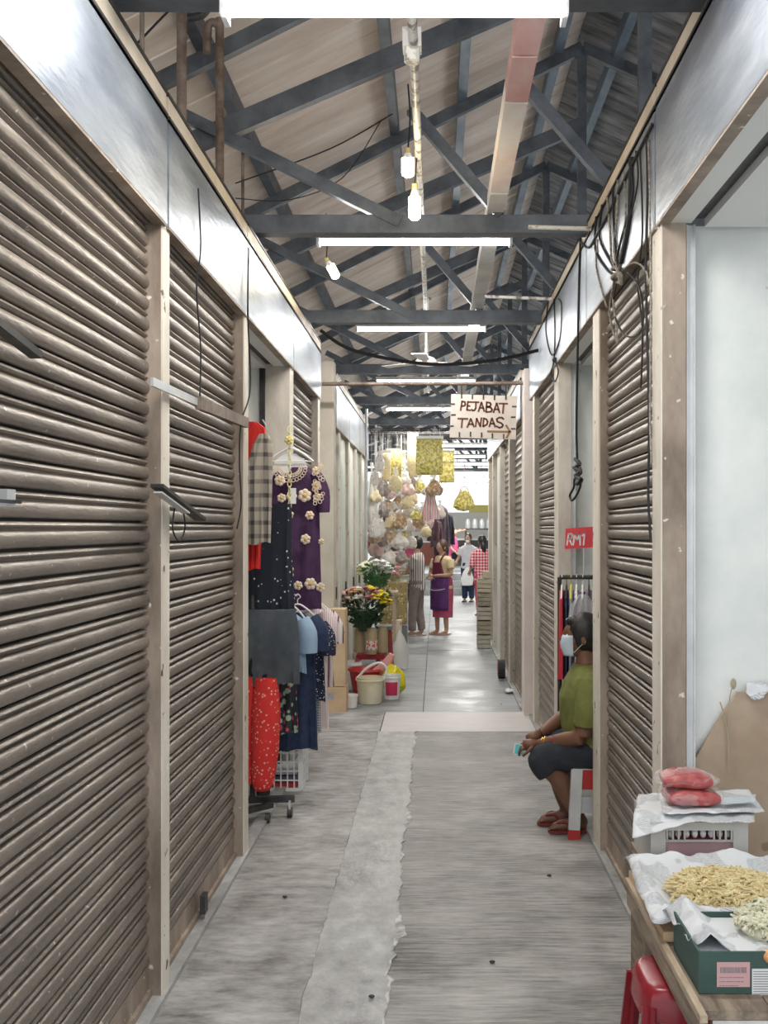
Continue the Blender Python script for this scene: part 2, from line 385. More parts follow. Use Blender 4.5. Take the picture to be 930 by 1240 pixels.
# partitions of the open stalls
def partition(root, x0, x1, y, zt, m=None):
    return MB().box(x0, x1, y, y+.03, 0, zt).build('partition', m or M['white'], root)
partition(wl, -2.58, -1.16, 7.27, 2.80); partition(wl, -2.58, -1.16, 5.56, 2.80); partition(wl, -2.58, -1.16, 3.90, 2.8); partition(wl, -2.58, -1.16, 9.0, 2.8); partition(wl, -2.58, -1.16, 10.2, 2.8)
partition(wr, .985, 2.44, 4.12, 2.86); partition(wr, .985, 2.44, 5.70, 2.86); partition(wr, .985, 2.44, 7.60, 2.86)
# shutter housings above the open bays (pale soffit with the dark slot the shutter rolls through)
def housing(root, side, xin, y0, y1, zb):
    s = side
    h = MB()
    h.cur = 0
    h.box(*sorted((xin+s*.036, xin+s*.115)), y0, y1, zb-.005, zb+.03)
    h.box(*sorted((xin+s*.165, xin+s*.42)), y0, y1, zb-.02, zb+.03)
    h.box(*sorted((xin+s*.42, xin+s*.45)), y0, y1, zb-.02, zb+.36)
    h.cur = 1
    h.box(*sorted((xin+s*.1155, xin+s*.1645)), y0, y1, zb+.012, zb+.06)
    h.build('shutter_housing', [M['whitem'], M['dark']], root)
housing(wl, -1, XL, 5.62, 7.25, ZB); housing(wr, 1, XR, 1.9, 4.06, ZBR); housing(wr, 1, XR, 5.82, 7.5, ZBR)
# steel guide channels
def channel(root, x0, x1, y, zt):
    c = MB(); c.box(x0, x1, y, y+.035, 0, zt); c.box(x0-.0, x0+.006, y-.008, y, 0, zt); c.box(x1-.006, x1, y-.008, y, 0, zt)
    c.build('guide_channel', M['silver'] if root is wr else M['dark'], root)
channel(wr, .948, .982, 4.07, 2.85); channel(wr, .948, .975, 7.50, 2.85); channel(wl, -1.19, -1.155, 7.24, 2.79)

# ------------------------------------------------------------ roller shutters
def slat_mesh(y0, y1, xs, side, pitch):
    """profile (depth towards corridor, height) of one interlocking slat: a big roll and a small lip"""
    s = -side
    big = [(-.006,.000)]+[(.016*math.sin(a)**.8, .001+.0215*(1-math.cos(a))) for a in [PI*k/8 for k in range(1, 8)]]+[(-.008,.045)]
    small = [(-.008,.051),(.004,.053),(.010,.059),(.006,.066),(-.006,.069)]
    prof = [(d, z*pitch/.076) for d, z in big+small]
    b = MB(); n = len(prof)
    vs = [(xs+s*d, y0, z) for d, z in prof]+[(xs+s*d, y1, z) for d, z in prof]
    b.add(vs, [(i, i+1, n+i+1, n+i) for i in range(n-1)])
    b.add([(xs+s*d, y0, z) for d, z in prof[:9]], [tuple(range(9))]); b.add([(xs+s*d, y1, z) for d, z in prof[:9]], [tuple(range(9))])
    return b
def shutter(y0, y1, xs, side, ztop, label, group=None, merged=False, pitch=.076, dark=False):
    root = thing('roller_shutter', label, 'shutter', (xs, (y0+y1)/2, 0), 'roller shutters closing the stalls')
    z0 = .13; nsl = int((ztop-z0)/pitch)+1
    if merged:
        b = MB()
        for i in range(nsl):
            z = z0+i*pitch; s = -side
            b.add([(xs, y0, z), (xs+s*.016, y0, z+pitch*.3), (xs+s*.003, y0, z+pitch*.7), (xs, y0, z+pitch),
                   (xs, y1, z), (xs+s*.016, y1, z+pitch*.3), (xs+s*.003, y1, z+pitch*.7), (xs, y1, z+pitch)], [(0,1,5,4),(1,2,6,5),(2,3,7,6)])
        o = b.build('slat_curtain', M['slatfar'], root); o['kind'] = 'stuff'
    else:
        me = slat_mesh(y0, y1, xs, side, pitch).mesh('slat', M['slat'], (xs, (y0+y1)/2, 0), smooth=60)
        for i in range(nsl):
            o = bpy.data.objects.new('slat', me); C.objects.link(o); o.parent = root
            o.location = (random.uniform(-.0015,.0015), 0, z0+i*pitch)
    MB().box(xs-.012, xs+.012, y0, y1, .022, z0+.004).box(*sorted((xs, xs-side*.026)), y0, y1, .022, .045).build('bottom_bar', M['postbrown'], root)
    MB().box(*sorted((xs+side*.02, xs+side*.03)), y0, y1, .1, ztop+.2).build('backing_sheet', M['dark'], root)
    return root
SL = -1.045
shutter(1.9, 3.862, SL, -1, 2.92, 'roller shutter nearest the camera on the left, filling the left edge of the picture')
shutter(3.961, 5.502, SL, -1, 2.92, 'second roller shutter on the left, crossed by a flat bar at mid height')
shutter(7.401, 8.952, SL, -1, 2.92, 'roller shutter on the left behind the hanging clothes, before the beige column')
SR = .905
shutter(4.221, 5.601, SR, 1, 2.97, 'roller shutter on the right between the seated woman and the white partition, under tangled cords')
shutter(7.721, 9.302, SR, 1, 2.97, 'roller shutter on the right just beyond the rack of clothes behind the seated woman')
shutter(10.08, 11.70, .87, 1, 2.80, 'narrow looking roller shutter on the right just past the pinkish column', merged=True)
shutter(11.86, 13.40, .87, 1, 2.80, 'roller shutter on the right beside the stack of crates, second past the pinkish column', merged=True)
# rust notch / latch on bottom rail of the second left shutter
MB().box(-1.012, -.99, 4.60, 4.66, .045, .125).build('latch_plate', M['dark'], [o for o in C.objects if o.name == 'roller_shutter.001'][0])

# far left panels: pale doors between posts
fd = [(10.35,10.74,'bluewhite'),(10.91,11.89,'green'),(12.11,12.99,'white2'),(13.16,13.94,'green'),(14.11,15.09,'white2')]
M['bluewhite'] = mat('door_sheet_bluewhite', (.75,.82,.88), rough=.35, metal=.1)
M['green'] = mat('door_sheet_green', (.62,.70,.60), (.74,.80,.70), 4, .4)
M['white2'] = mat('door_sheet_white', (.78,.80,.78), rough=.4)
for i, (a, c, mm) in enumerate(fd):
    d = MB().box(-1.035, -1.005, a, c, .02, 2.70).build('door_%d' % (i+1), M[mm]); struct(d)
    MB().box(-1.005, -.997, a+.06, c-.06, .2, 2.4).build('door_panel', M[mm], d)
    MB().box(-1.005, -.980, c-.12, c-.09, 1.0, 1.12).build('door_handle', M['dark'], d)
# back panels for the far right bays
for a, c in ((13.56,15.1),(15.26,16.29)):
    d = MB().box(.86, .89, a, c, .02, 2.76).build('panel', M['whitem'], wfr)

# ------------------------------------------------------------ ceiling
RX, RZ = 1.17, 5.72
ceil = MB().box(RX-.15, RX+.15, -1, 38, RZ+.03, RZ+.07).build('ceiling', M['steel'], org=(0,0,0)); struct(ceil)
def roofz(x): return RZ+.5*(x-RX) if x < RX else RZ-.45*(x-RX)
def board(side, wd):
    x1 = RX+side*5.2; z1 = roofz(x1)
    b = MB(); b.add([(RX, 0, RZ), (RX, wd, RZ-.0), (x1, 0, z1), (x1, wd, z1), (RX, 0, RZ+.03), (RX, wd, RZ+.03), (x1, 0, z1+.03), (x1, wd, z1+.03)],
                    [(0,1,3,2),(4,6,7,5),(0,4,5,1),(2,3,7,6),(0,2,6,4),(1,5,7,3)])
    return b
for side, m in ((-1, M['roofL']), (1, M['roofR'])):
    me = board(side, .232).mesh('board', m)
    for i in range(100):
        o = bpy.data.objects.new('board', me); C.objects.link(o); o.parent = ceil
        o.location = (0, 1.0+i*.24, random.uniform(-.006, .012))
    b = MB()
    x1 = RX+side*5.2
    for i in range(22):
        y = 25.0+i*.6; b.add([(RX, y, RZ), (RX, y+.59, RZ), (x1, y, roofz(x1)), (x1, y+.59, roofz(x1))], [(0,1,3,2)])
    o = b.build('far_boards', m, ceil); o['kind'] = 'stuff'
for x, m in ((-3.0,'steelblue'),(-1.3,'steel'),(-.33,'steel'),(.21,'steelblue'),(.98,'steelblue'),(1.45,'steelblue'),(2.4,'steel'),(3.6,'steel')):
    z = roofz(x)-.01
    MB().box(x-.035, x+.035, 1, 38, z-.12, z).build('purlin', M[m], ceil)
# trusses
ord_ = ['nearest', 'second', 'third', 'fourth', 'fifth', 'sixth', 'seventh', 'eighth', 'ninth', 'tenth', 'eleventh']
TY = [3.36, 6.0, 8.6, 11.4, 14.2, 17.0, 19.8, 22.6, 25.4, 28.2, 31.0]
descr = ['at the very top of the picture', 'above the two warm bulbs with the widest tie beam', 'behind the second white tube light', 'above the pale office sign', 'behind the sign and its rail', 'over the hanging snack bags', 'beyond the snack bags', 'far down the passage', 'over the far steps', 'beyond the far steps', 'farthest of all']
def truss_mbs():
    z = 3.34
    out = []
    out.append(('tie_beam', MB().box(-3.9, 5.4, -.05, .05, z, z+.10)))
    def bar(a, b, wdt=.09, dy=0): return MB().bar((a[0], dy, a[1]), (b[0], dy, b[1]), .06, wdt, (0,1,0)) if False else MB().bar((a[0], dy, a[1]), (b[0], dy, b[1]), wdt, .06, (0,1,0))
    out.append(('top_chord', bar((-3.9, roofz(-3.9)-.17), (RX, RZ-.17))))
    out.append(('top_chord', bar((RX, RZ-.17), (6.0, roofz(6.0)-.17))))
    out.append(('lower_chord', bar((-2.33, z+.10), (RX, 4.94), .11, .01)))
    out.append(('king_post', bar((RX, z+.08), (RX, RZ-.17), .07, .02)))
    out.append(('web', bar((-1.45, 4.02), (-.20, 3.40), .065, -.03)))
    out.append(('web', bar((-.14, 4.03), (.36, 3.44), .06, -.03)))
    out.append(('web', bar((.42, 4.25), (1.12, 3.44), .065, -.03)))
    return out
meshes = [(n_, mb.mesh(n_, M['steel'])) for n_, mb in truss_mbs()]
for i, Y in enumerate(TY):
    t = thing('roof_truss', '%s steel roof truss, %s' % (ord_[i], descr[i]), 'roof truss', (0, Y, 0), 'steel roof trusses across the passage')
    for n_, me in meshes:
        o = bpy.data.objects.new(n_, me); C.objects.link(o); o.parent = t

# ------------------------------------------------------------ lights on the beams
def tube_light(cx, cy_px, Y, ln, two, label, power):
    z = EYE-(cy_px-VY)/F*Y
    x = (cx-VX)/F*Y
    t = thing('tube_light', label, 'light', (x, Y, z), 'fluorescent tube lights under the roof')
    h = MB().box(x-ln/2, x+ln/2, Y-.03, Y+.03, z+.018, z+.05)
    h.box(x-ln/2-.005, x-ln/2+.012, Y-.045, Y+.045, z-.02, z+.05); h.box(x+ln/2-.012, x+ln/2+.005, Y-.045, Y+.045, z-.02, z+.05)
    h.build('housing', M['whitem'], t)
    for dy, dz in (((-.035, -.012), (-.035, .024)) if two else ((0, 0),)):
        if two: pass
        MB().tube([(x-ln/2+.012, Y+dy, z+dz), (x+ln/2-.012, Y+dy, z+dz)], .0135, 10).build('tube', M['tube'], t, smooth=True)
    zh = max(z+.12, 3.39 if Y > 12 else 0); 
    for sx_ in (-.3, .3): MB().tube([(x+ln*sx_, Y, z+.05), (x+ln*sx_, Y, zh)], .006, 6).build('hanger', M['dark'], t)
    l = bpy.data.lights.new('tube_glow', 'AREA'); l.shape = 'RECTANGLE'; l.size = ln*.95; l.size_y = .05; l.energy = power; l.color = (1,.97,.92)
    lo = bpy.data.objects.new('tube_glow', l); C.objects.link(lo); lo.parent = t; lo.location = (0, 0, -.03)
TL = [(478,17,3.30,1.05,True),(502,294,6.55,1.18,False),(510,399,9.3,1.12,False),(516,462,12.4,1.15,False),(508,496,15.2,.95,False),(566,540,17.0,.85,False),(560,553,19.8,.85,False),(571,562,22.6,1.0,False),(566,573,25.4,1.1,False),(548,572,28.2,1.1,False),(580,580,28.2,1.0,False),(566,586,31.0,1.6,False)]
lbl = ['twin fluorescent tube light at the top edge of the picture', 'single fluorescent tube light just under the widest tie beam', 'third fluorescent tube light from the front, above the ceiling fan',
       'fluorescent tube light just above and left of the office sign', 'short fluorescent tube light left of the office sign', 'fluorescent tube light seen just under the office sign',
       'fluorescent tube light second below the office sign', 'fluorescent tube light third below the office sign', 'fluorescent tube light above the lone bag of yellow snacks','far fluorescent tube light left of the lone bag of yellow snacks','far fluorescent tube light right of the lone bag of yellow snacks','wide farthest fluorescent tube light behind the lone yellow bag']
for (cx, cy, Y, ln, two), l_, pw in zip(TL, lbl, [26,26,26,26,26,30,34,40,50,60,60,80]): tube_light(cx, cy, Y, ln, two, l_, pw)

def cfl(px, py, Y, size, label, tilt=0, glow=6, cord_to=None):
    c = P(px, py, Y); R = Matrix.Rotation(tilt, 3, 'Y')
    t = thing('light_bulb', label, 'light bulb', c, 'warm compact bulbs hanging over the passage')
    def q(x, y, z): return c+R@Vector((x, y, z))
    g = MB()
    for k in range(4):
        a = PI/4+k*PI/2; x, y = .024*math.cos(a), .024*math.sin(a)
        g.tube([q(x, y, 0), q(x, y, -size*.55), q(x*.3, y*.3, -size*.6)], .0125, 8)
    g.build('glass_tubes', M['bulb'], t, smooth=True)
    MB().tube([q(0,0,0), q(0,0,size*.22)], [.026, .024, .016], 12).build('lamp_base', M['whitep'], t, smooth=True)
    MB().tube([q(0,0,size*.22), q(0,0,size*.42)], .015, 10).build('socket', M['capm'], t, smooth=True)
    top = Vector(cord_to) if cord_to else q(0,0,size*.42)+Vector((0,0,.3))
    MB().tube([q(0,0,size*.4), (q(0,0,size*.42)+top)/2+Vector((.01,0,0)), top], .004, 6, smooth=4).build('cord', M['rope'], t)
    l = bpy.data.lights.new('bulb_glow', 'POINT'); l.energy = glow; l.color = (1,.82,.55); l.shadow_soft_size = .03
    lo = bpy.data.objects.new('bulb_glow', l); C.objects.link(lo); lo.parent = t; lo.location = R@Vector((0,0,-size*.8))
cfl(494, 193, 5.0, .12, 'small warm bulb, upper of the two hanging in the middle')
cfl(502, 240, 5.2, .16, 'larger warm bulb just in front of the widest tie beam')
cfl(400, 322, 7.2, .14, 'tilted warm bulb on the left under the second truss', tilt=-.5)
# conduit with junction box in the middle, red-stained trunking on the ties
MB().tube([(-.085, 2.8, 3.50), (-.085, 8.6, 3.52), (-.10, 14.3, 3.52)], .018, 8).build('conduit_pipe', M['conduit'], smooth=True)
tag(bpy.data.objects['conduit_pipe'], 'flaking white conduit pipe running along the middle over the tie beams', 'pipe')
jb = MB().box(-.125, -.055, 4.0, 4.08, 3.50, 3.57).tube([(-.09, 4.03, 3.5), (-.09, 4.03, 3.45)], .03, 10)
tag(jb.build('junction_box', M['conduit']), 'small pale junction box on the middle conduit above the bulbs', 'junction box')
t = thing('cable_trunking', 'square metal trunking, red-stained near and white far, lying over the tie beams', 'trunking', (.33, 3, 3.45))
for i, (a, c) in enumerate(((2.6,3.97),(3.99,4.4),(4.42,5.6),(5.62,8.0),(8.02,10.6),(10.62,14))):
    MB().box(.283, .377, a, c, 3.45, 3.54).build('trunk_section', M['duct'] if i < 2 else (M['duct2'] if i == 2 else M['conduit2']), t)
# pipes standing over the left stalls, seen against the roof
for i, (px, Y, ytop, hook, lab) in enumerate(((220, 4.66, -60, False, 'rusty upright pipe behind the first left fascia'), (266, 5.42, 45, True, 'rusty upright pipe with a hooked top over the second left fascia'), (294, 6.08, 150, False, 'thin upright rod left of the widest tie beam'), (172, 3.9, -60, False, 'thin dark rod at the upper left corner'))):
    a = P(px, 640, Y); zt = P(px, ytop, Y).z
    pts = [(a.x, Y, 3.1), (a.x, Y, zt)]
    r = .022 if i in (0,1) else .009
    if hook: pts += [(a.x-.004, Y-.0, zt+.05), (a.x-.03, Y, zt+.075), (a.x-.06, Y, zt+.05), (a.x-.062, Y, zt-.08)]
    tag(MB().tube(pts, r, 8, smooth=3 if hook else 0).build('upright_pipe', M['rust'], smooth=True), lab, 'pipe')
p0 = P(228, 18, 4.66)
tag(MB().tube([P(228,22,4.6), P(245,18,4.6), P(258,4,4.6), P(290,-6,4.6)], .018, 8, smooth=4).build('bent_hose', M['dark'], smooth=True), 'bent black hose left of the twin tube light', 'hose')
# thin rods crossing under the boards, sagging wires
wires = [([(150,70,4.2),(210,8,4.6),(240,-10,4.8)], .005, 'thin dark wire crossing the upper left corner'),
         ([(285,222,6.0),(400,180,6.2),(475,138,6.4)], .004, 'straight wire rising from the left fascia to the middle post'),
         ([(285,240,6.0),(350,242,6.1),(415,215,6.2),(462,145,6.3)], .003, 'slack wire looping under the left roof boards'),
         ([(388,400,8.6),(430,425,8.7),(520,441,8.8),(600,436,8.8),(652,424,8.8)], .014, 'thick black cable sagging right across the passage under the third truss')]
for pts, r, lab in wires:
    tag(MB().tube([P(*q) for q in pts], r, 6, smooth=6).build('wire', M['rope'], smooth=True), lab, 'wire')
for (a, bb, r, lab) in (((640,275,5.6),(716,277,5.6),.012,'pale stick tied to the right end of the widest tie beam'), ((587,359,7.5),(668,362,7.5),.012,'pale stick tied at the right under the second tie beam')):
    tag(MB().tube([P(*a), P(*bb)], r, 8).build('stick', M['conduit'], smooth=True), lab, 'stick')
tag(MB().tube([(-1.05, 9.88, P(0,465,9.88).z), (.84, 9.88, P(0,464,9.88).z)], .018, 8).build('rail', M['rust'], smooth=True), 'steel rail spanning the columns that carries the office sign', 'rail')
# ceiling fan under the third truss
fc = P(516, 443, 9.9)
t = thing('ceiling_fan', 'white ceiling fan hanging in the middle of the passage', 'fan', fc)
MB().lathe([(.01,0),(.09,.005),(.11,.03),(.08,.07),(.03,.09),(.012,.10)], fc, 16).build('motor', M['whitep'], t, smooth=True)
MB().tube([fc+Vector((0,0,.09)), fc+Vector((0,0,.62))], .014, 8).lathe([(.06,.5),(.03,.44),(.03,.62),(.05,.62)], fc, 12).build('down_rod', M['whitep'], t, smooth=True)
for k in range(3):
    a = .4+k*2*PI/3; d = Vector((math.cos(a), math.sin(a), 0)); n_ = Vector((-d.y, d.x, 0))
    pts = [fc+d*.1+n_*.02, fc+d*.18+n_*.055, fc+d*.48+n_*.065, fc+d*.5-n_*.065, fc+d*.18-n_*.045, fc+d*.1-n_*.02]
    b = MB(); b.add([q+Vector((0,0,.03)) for q in pts]+[q+Vector((0,0,.037)) for q in pts], [tuple(range(6)), tuple(range(6,12))]+[(i,(i+1)%6,(i+1)%6+6,i+6) for i in range(6)])
    b.build('blade', M['whitep'], t)

# ============================================================ OBJECTS ON THE WALLS
# flat bars bolted across the left shutters
def xb(px, Xp): return F*(-Xp)/(VX-px)       # depth of a point on a plane X = Xp
def onplane(px, py, Xp): Y = F*Xp/(px-VX); return P(px, py, Y)
t = thing('locking_bar', 'long flat bar across the second left shutter, grey then rusty brown', 'bar', onplane(185, 462, -.955))
MB().bar(onplane(184,462,-.962), onplane(243,489,-.962), .010, .030, (0,0,1)).build('flat_bar', M['silver'], t)
MB().bar(onplane(240,488,-.955), onplane(298,512,-.955), .025, .05, (0,0,1)).build('wooden_bar', M['rust'], t)
t = thing('shelf_bracket', 'dark bracket plate pointing down across the left post at mid height', 'bracket', onplane(190,590,-.95))
MB().bar(onplane(190,588,-.955), onplane(243,629,-.93), .045, .012, (0,0,1)).build('plate', M['dark'], t)
MB().bar(onplane(191,596,-.950), onplane(225,621,-.93), .03, .006, (0,0,1)).build('edge', M['silver'], t)
MB().tube([onplane(212,612,-.95), onplane(209,640,-.95), onplane(217,655,-.95), onplane(224,640,-.95), onplane(222,618,-.95)], .003, 6, smooth=5).build('wire_loop', M['rope'], t)
t = thing('hasp', 'dark flat hasp on the nearest shutter at the left edge', 'hasp', onplane(8,392,-.985))
MB().bar(onplane(-30,372,-.985), onplane(44,430,-.97), .030, .018, (0,0,1)).build('strap', M['dark'], t)
t = thing('padlock', 'small steel padlock on the nearest shutter at the left edge, below the hasp', 'padlock', onplane(4,604,-.985))
MB().box(-1.0, -.975, 2.44, 2.49, 1.75, 1.79).build('body', M['silver'], t)
MB().bar(onplane(-10,606,-.975), onplane(24,608,-.965), .01, .008).build('bolt', M['dark'], t)
tag(MB().tube([onplane(240,228,-.958), onplane(243,300,-.956), onplane(238,350,-.956), onplane(243,420,-.955), onplane(242,486,-.95)], .0035, 6, smooth=6).build('wire', M['rope'], smooth=True), 'thin black wire dangling over the second left shutter', 'wire')
tag(MB().tube([onplane(301,300,-.958), onplane(300,380,-.955), onplane(303,470,-.958), onplane(292,512,-.955), onplane(290,560,-.958), onplane(292,610,-.955), onplane(287,640,-.958)], .004, 6, smooth=6).build('wire', M['rope'], smooth=True), 'black wire running down the second left post beside the clothes', 'wire')
# cords on the right
def onr(px, py, X=.83): return onplane(px, py, X)
t = thing('cord_bundle', 'tangle of dark cords draped over the right fascia and shutter', 'cord', onr(748, 300))
rn = random.Random(3)
def cord(pts, r, m): MB().tube([onr(*p) for p in pts], r, 6, smooth=5).build('cord', m, t, smooth=True)
kx, ky = 747, 335
for (x0, y0) in ((722,262),(729,248),(735,238),(742,228),(748,218),(755,208),(762,196),(770,183)):
    cord([(x0, y0), (x0+rn.uniform(-3,5), y0+40), ((x0+kx)/2+rn.uniform(-4,4), (y0+ky)/2+28), (kx+rn.uniform(-5,5), ky+rn.uniform(-12,6))], .004 if rn.random() < .6 else .006, M['rope'] if rn.random() < .75 else M['ropeg'])
cord([(765,190),(763,250),(762,265),(758,290),(752,318)], .011, M['rope'])
cord([(783,165),(784,240),(782,330),(784,420),(786,520),(785,600),(788,656)], .005, M['rope'])
cord([(785,170),(787,250),(788,400),(787,500),(789,560)], .004, M['ropeg'])
cord([(775,180),(778,280),(772,340),(778,400),(776,470)], .004, M['rope'])
cord([(748,338),(742,370),(752,400),(765,408),(778,395),(775,350),(760,330)], .004, M['rope'])
cord([(744,338),(738,380),(748,415),(742,360)], .005, M['ropeg'])
cord([(724,290),(722,320),(727,345),(735,372)], .005, M['ropeg'])
cord([(750,330),(768,318),(782,328),(784,345)], .004, M['ropeg'])
cord([(700,290),(712,300),(722,285),(735,262),(752,226),(790,150)], .006, M['rope'])
k = MB().tube([onr(747+rn.uniform(-6,7), 333+rn.uniform(-11,11), .83+rn.uniform(-.02,.01)) for i in range(14)], .009, 8, smooth=4)
k.build('knot', M['ropeg'], t, smooth=True)
tag(MB().bar(onr(758,322,.84), onr(780,318,.80), .01, .012).build('hook', M['silver'], t), 'x', 'x') if False else None
# knotted black rope
t = thing('knotted_rope', 'black rope hanging from the beam end and tied in a loop beside the seated woman', 'rope', onr(699, 595))
MB().tube([onr(703,284), onr(701,350), onr(699,450), onr(698,520), onr(699,560)], .007, 8, smooth=5).build('rope', M['rope'], t, smooth=True)
MB().tube([onr(699,560), onr(704,572), onr(696,580), onr(695,590), onr(690,600), onr(693,606), onr(700,596), onr(703,584), onr(698,572), onr(694,566)], .007, 8, smooth=5).build('loop', M['rope'], t, smooth=True)
k = MB()
k.tube([onr(*q) for q in ((697,556),(702,562),(697,566),(703,571),(697,576),(704,581),(699,586))], .012, 8, smooth=4)
k.build('knot', M['rope'], t, smooth=True)
t = thing('cord_loop', 'pale cord loops with a knot hanging at the far end of the right fascia', 'cord', onr(672, 436))
MB().tube([onr(664,365), onr(661,400), onr(668,430), onr(678,410), onr(680,370), onr(676,362)], .005, 6, smooth=5).tube([onr(671,362), onr(672,400), onr(671,436), onr(667,452), onr(672,462), onr(676,450), onr(672,436)], .005, 6, smooth=5).build('loop', M['rope'], t, smooth=True)
MB().ell(onr(672,436), .02, .02, .02, 8, 6).build('knot', M['rope'], t, smooth=True)

# ============================================================ SIGNS
def fat(pl, r, fn, b, n=8):
    """a painted stroke: flat ribbon following a polyline, drawn a hair proud of the board"""
    for i in range(len(pl)-1):
        (x0, y0), (x1, y1) = pl[i], pl[i+1]
        dx, dy = x1-x0, y1-y0; L_ = math.hypot(dx, dy) or 1; nx, ny = -dy/L_*r, dx/L_*r; ex, ey = dx/L_*r*.5, dy/L_*r*.5
        b.add([fn(x0+nx-ex, y0+ny-ey), fn(x1+nx+ex, y1+ny+ey), fn(x1-nx+ex, y1-ny+ey), fn(x0-nx-ex, y0-ny-ey)], [(0,1,2,3)])
YS = 9.86
def sg(u, v): return P(540+u/9.3, 470+v/9.3, YS)
M['signb'] = mat('sign_board', (.50,.45,.40), (.56,.50,.45), 10, .6, coord='Pos')
M['ink'] = mat('sign_ink', (.14,.055,.03), rough=.7)
t = thing('hanging_sign', 'pale hand-painted sign reading PEJABAT TANDAS with an arrow', 'sign', sg(420, 575))
c4 = [sg(60,65), sg(803,92), sg(787,578), sg(42,556)]
b = MB(); b.add([q for q in c4]+[q+Vector((0,.015,0)) for q in c4], [(0,1,2,3),(7,6,5,4),(0,4,5,1),(1,5,6,2),(2,6,7,3),(3,7,4,0)]); b.build('board', M['signb'], t)
st = [[(165,252),(182,148)],[(182,150),(212,156),(219,180),(210,198),(175,206)],
 [(248,152),(236,246)],[(248,155),(278,158)],[(241,200),(270,202)],[(236,246),(277,250)],
 [(285,158),(372,160)],[(338,158),(336,225),(322,250),(300,254),(288,240)],
 [(365,265),(400,160),(432,262)],[(382,222),(424,224)],
 [(460,158),(452,268)],[(460,160),(498,166),(506,185),(495,206),(458,212)],[(458,212),(505,220),(520,243),(508,266),(452,270)],
 [(535,275),(572,170),(604,278)],[(550,238),(595,240)],
 [(597,174),(694,176)],[(650,176),(640,285)],
 [(135,344),(245,346)],[(185,346),(176,445)],
 [(240,442),(280,345),(316,436)],[(256,405),(306,406)],
 [(333,436),(346,342),(386,432),(399,335)],
 [(425,338),(419,432)],[(425,340),(456,352),(470,380),(460,410),(419,432)],
 [(488,436),(518,338),(555,438)],[(502,400),(545,402)],
 [(650,350),(630,332),(598,332),(572,350),(578,376),(625,396),(642,416),(632,438),(600,446),(565,428)]]
b = MB()
for s_ in st: fat(s_, 10.5, lambda u, v: sg(u, v)+Vector((0,-.002,0)), b)
b.build('lettering', M['ink'], t)
b = MB()
for s_ in ([(470,488),(715,492)],[(678,420),(722,490),(682,560)]): fat(s_, 12, lambda u, v: sg(u, v)+Vector((0,-.002,0)), b)
b.build('arrow', mat('arrow_ink', (.22,.12,.06)), t)
b = MB()
for u, v, hx in [(177,88,0),(298,98,0),(423,103,0),(547,108,0),(675,104,0),(152,525,0),(277,520,0),(402,528,0),(523,537,0),(650,545,0),(75,180,1),(85,302,1),(62,428,1),(770,207,1),(757,328,1),(757,458,1)]:
    du, dv = (22, 8) if hx else (9, 24)
    fat([(u-(du if hx else 0), v-(0 if hx else dv)), (u+(du if hx else 0), v+(0 if hx else dv))], 9, lambda u, v: sg(u, v)+Vector((0,-.003,0)), b)
b.build('lacing_tie', M['dark'], t)
for u in (177, 425, 675): MB().tube([sg(u, 85), sg(u, 0), P(540+u/9.3, 465, 9.88)], .006, 6).build('hanger', M['rope'], t)
# red price card
t = thing('price_card', 'red and white price card behind the knotted rope on the right', 'sign', P(700, 664, 7.3))
def rc(u, v, d=0): return P(u, v, 7.3)+Vector((0, d, 0))
pl = [(685,640),(730,637),(730,662),(684,665)]
b = MB(); b.add([rc(*q) for q in pl]+[rc(*q, .006) for q in pl], [(0,1,2,3),(7,6,5,4),(0,4,5,1),(1,5,6,2),(2,6,7,3),(3,7,4,0)]); b.build('card', mat('card_red', (.75,.06,.08), rough=.4), t)
b = MB()
for s_ in [[(686.5,660),(688.5,646)],[(688.5,646.5),(692.5,646.5),(693,650),(691.5,652.5),(688,653)],[(689.5,653),(692.5,660)],
           [(694,660),(696,646),(698.5,655),(702,646),(702.5,660)],[(705,649),(708,645.5),(706.5,660)]]:
    fat(s_, .95, lambda u, v: rc(u, v, -.002), b)
b.build('lettering', M['whitep'], t)
MB().tube([P(707,664,7.3), P(707,700,7.3), P(707,760,7.3)], .005, 6).build('stem', M['silver'], t)

# ============================================================ CLOTHES
def garment(root, c, ztop, h, prof, th=.05, m=None, folds=3, amp=.012, seed=0, name='cloth', yaw=0, n=40, sleeves=None, shift=0):
    """prof: list of (t, halfwidth[, xshift]) from the shoulders down.  c = (x, y) of the hanging point"""
    rings = []; R = Matrix.Rotation(yaw, 3, 'Z'); o = Vector((c[0], c[1], 0)); K = 22
    for i in range(K+1):
        t = i/K; hw = xs = 0
        for a, bq in zip(prof, prof[1:]):
            if a[0] <= t <= bq[0]:
                u = (t-a[0])/max(1e-6, bq[0]-a[0]); hw = a[1]+(bq[1]-a[1])*u
                xs = (a[2] if len(a) > 2 else 0)*(1-u)+(bq[2] if len(bq) > 2 else 0)*u; break
        ring = []
        for j in range(n):
            a = 2*PI*j/n; x = hw*math.cos(a); y = th/2*math.sin(a)
            y += amp*(.25+t)*math.sin(folds*PI*x/max(hw, .01)+seed+2*t)+.5*amp*(.3+t)*math.sin(folds*2.3*PI*x/max(hw,.01)+seed*2.2)
            z = ztop-h*t+.01*t*math.sin(3*x/max(hw,.01)+seed)
            ring.append(o+R@Vector((x+xs+shift, y, z)))
        rings.append(ring)
    b = MB(); b.loft(rings)
    if sleeves:
        for sgn, pts, rad in sleeves:
            b.tube([o+R@Vector((sgn*x+shift, y, ztop+z)) for x, y, z in pts], rad, 12, smooth=4)
    return b.build(name, m, root, smooth=75)
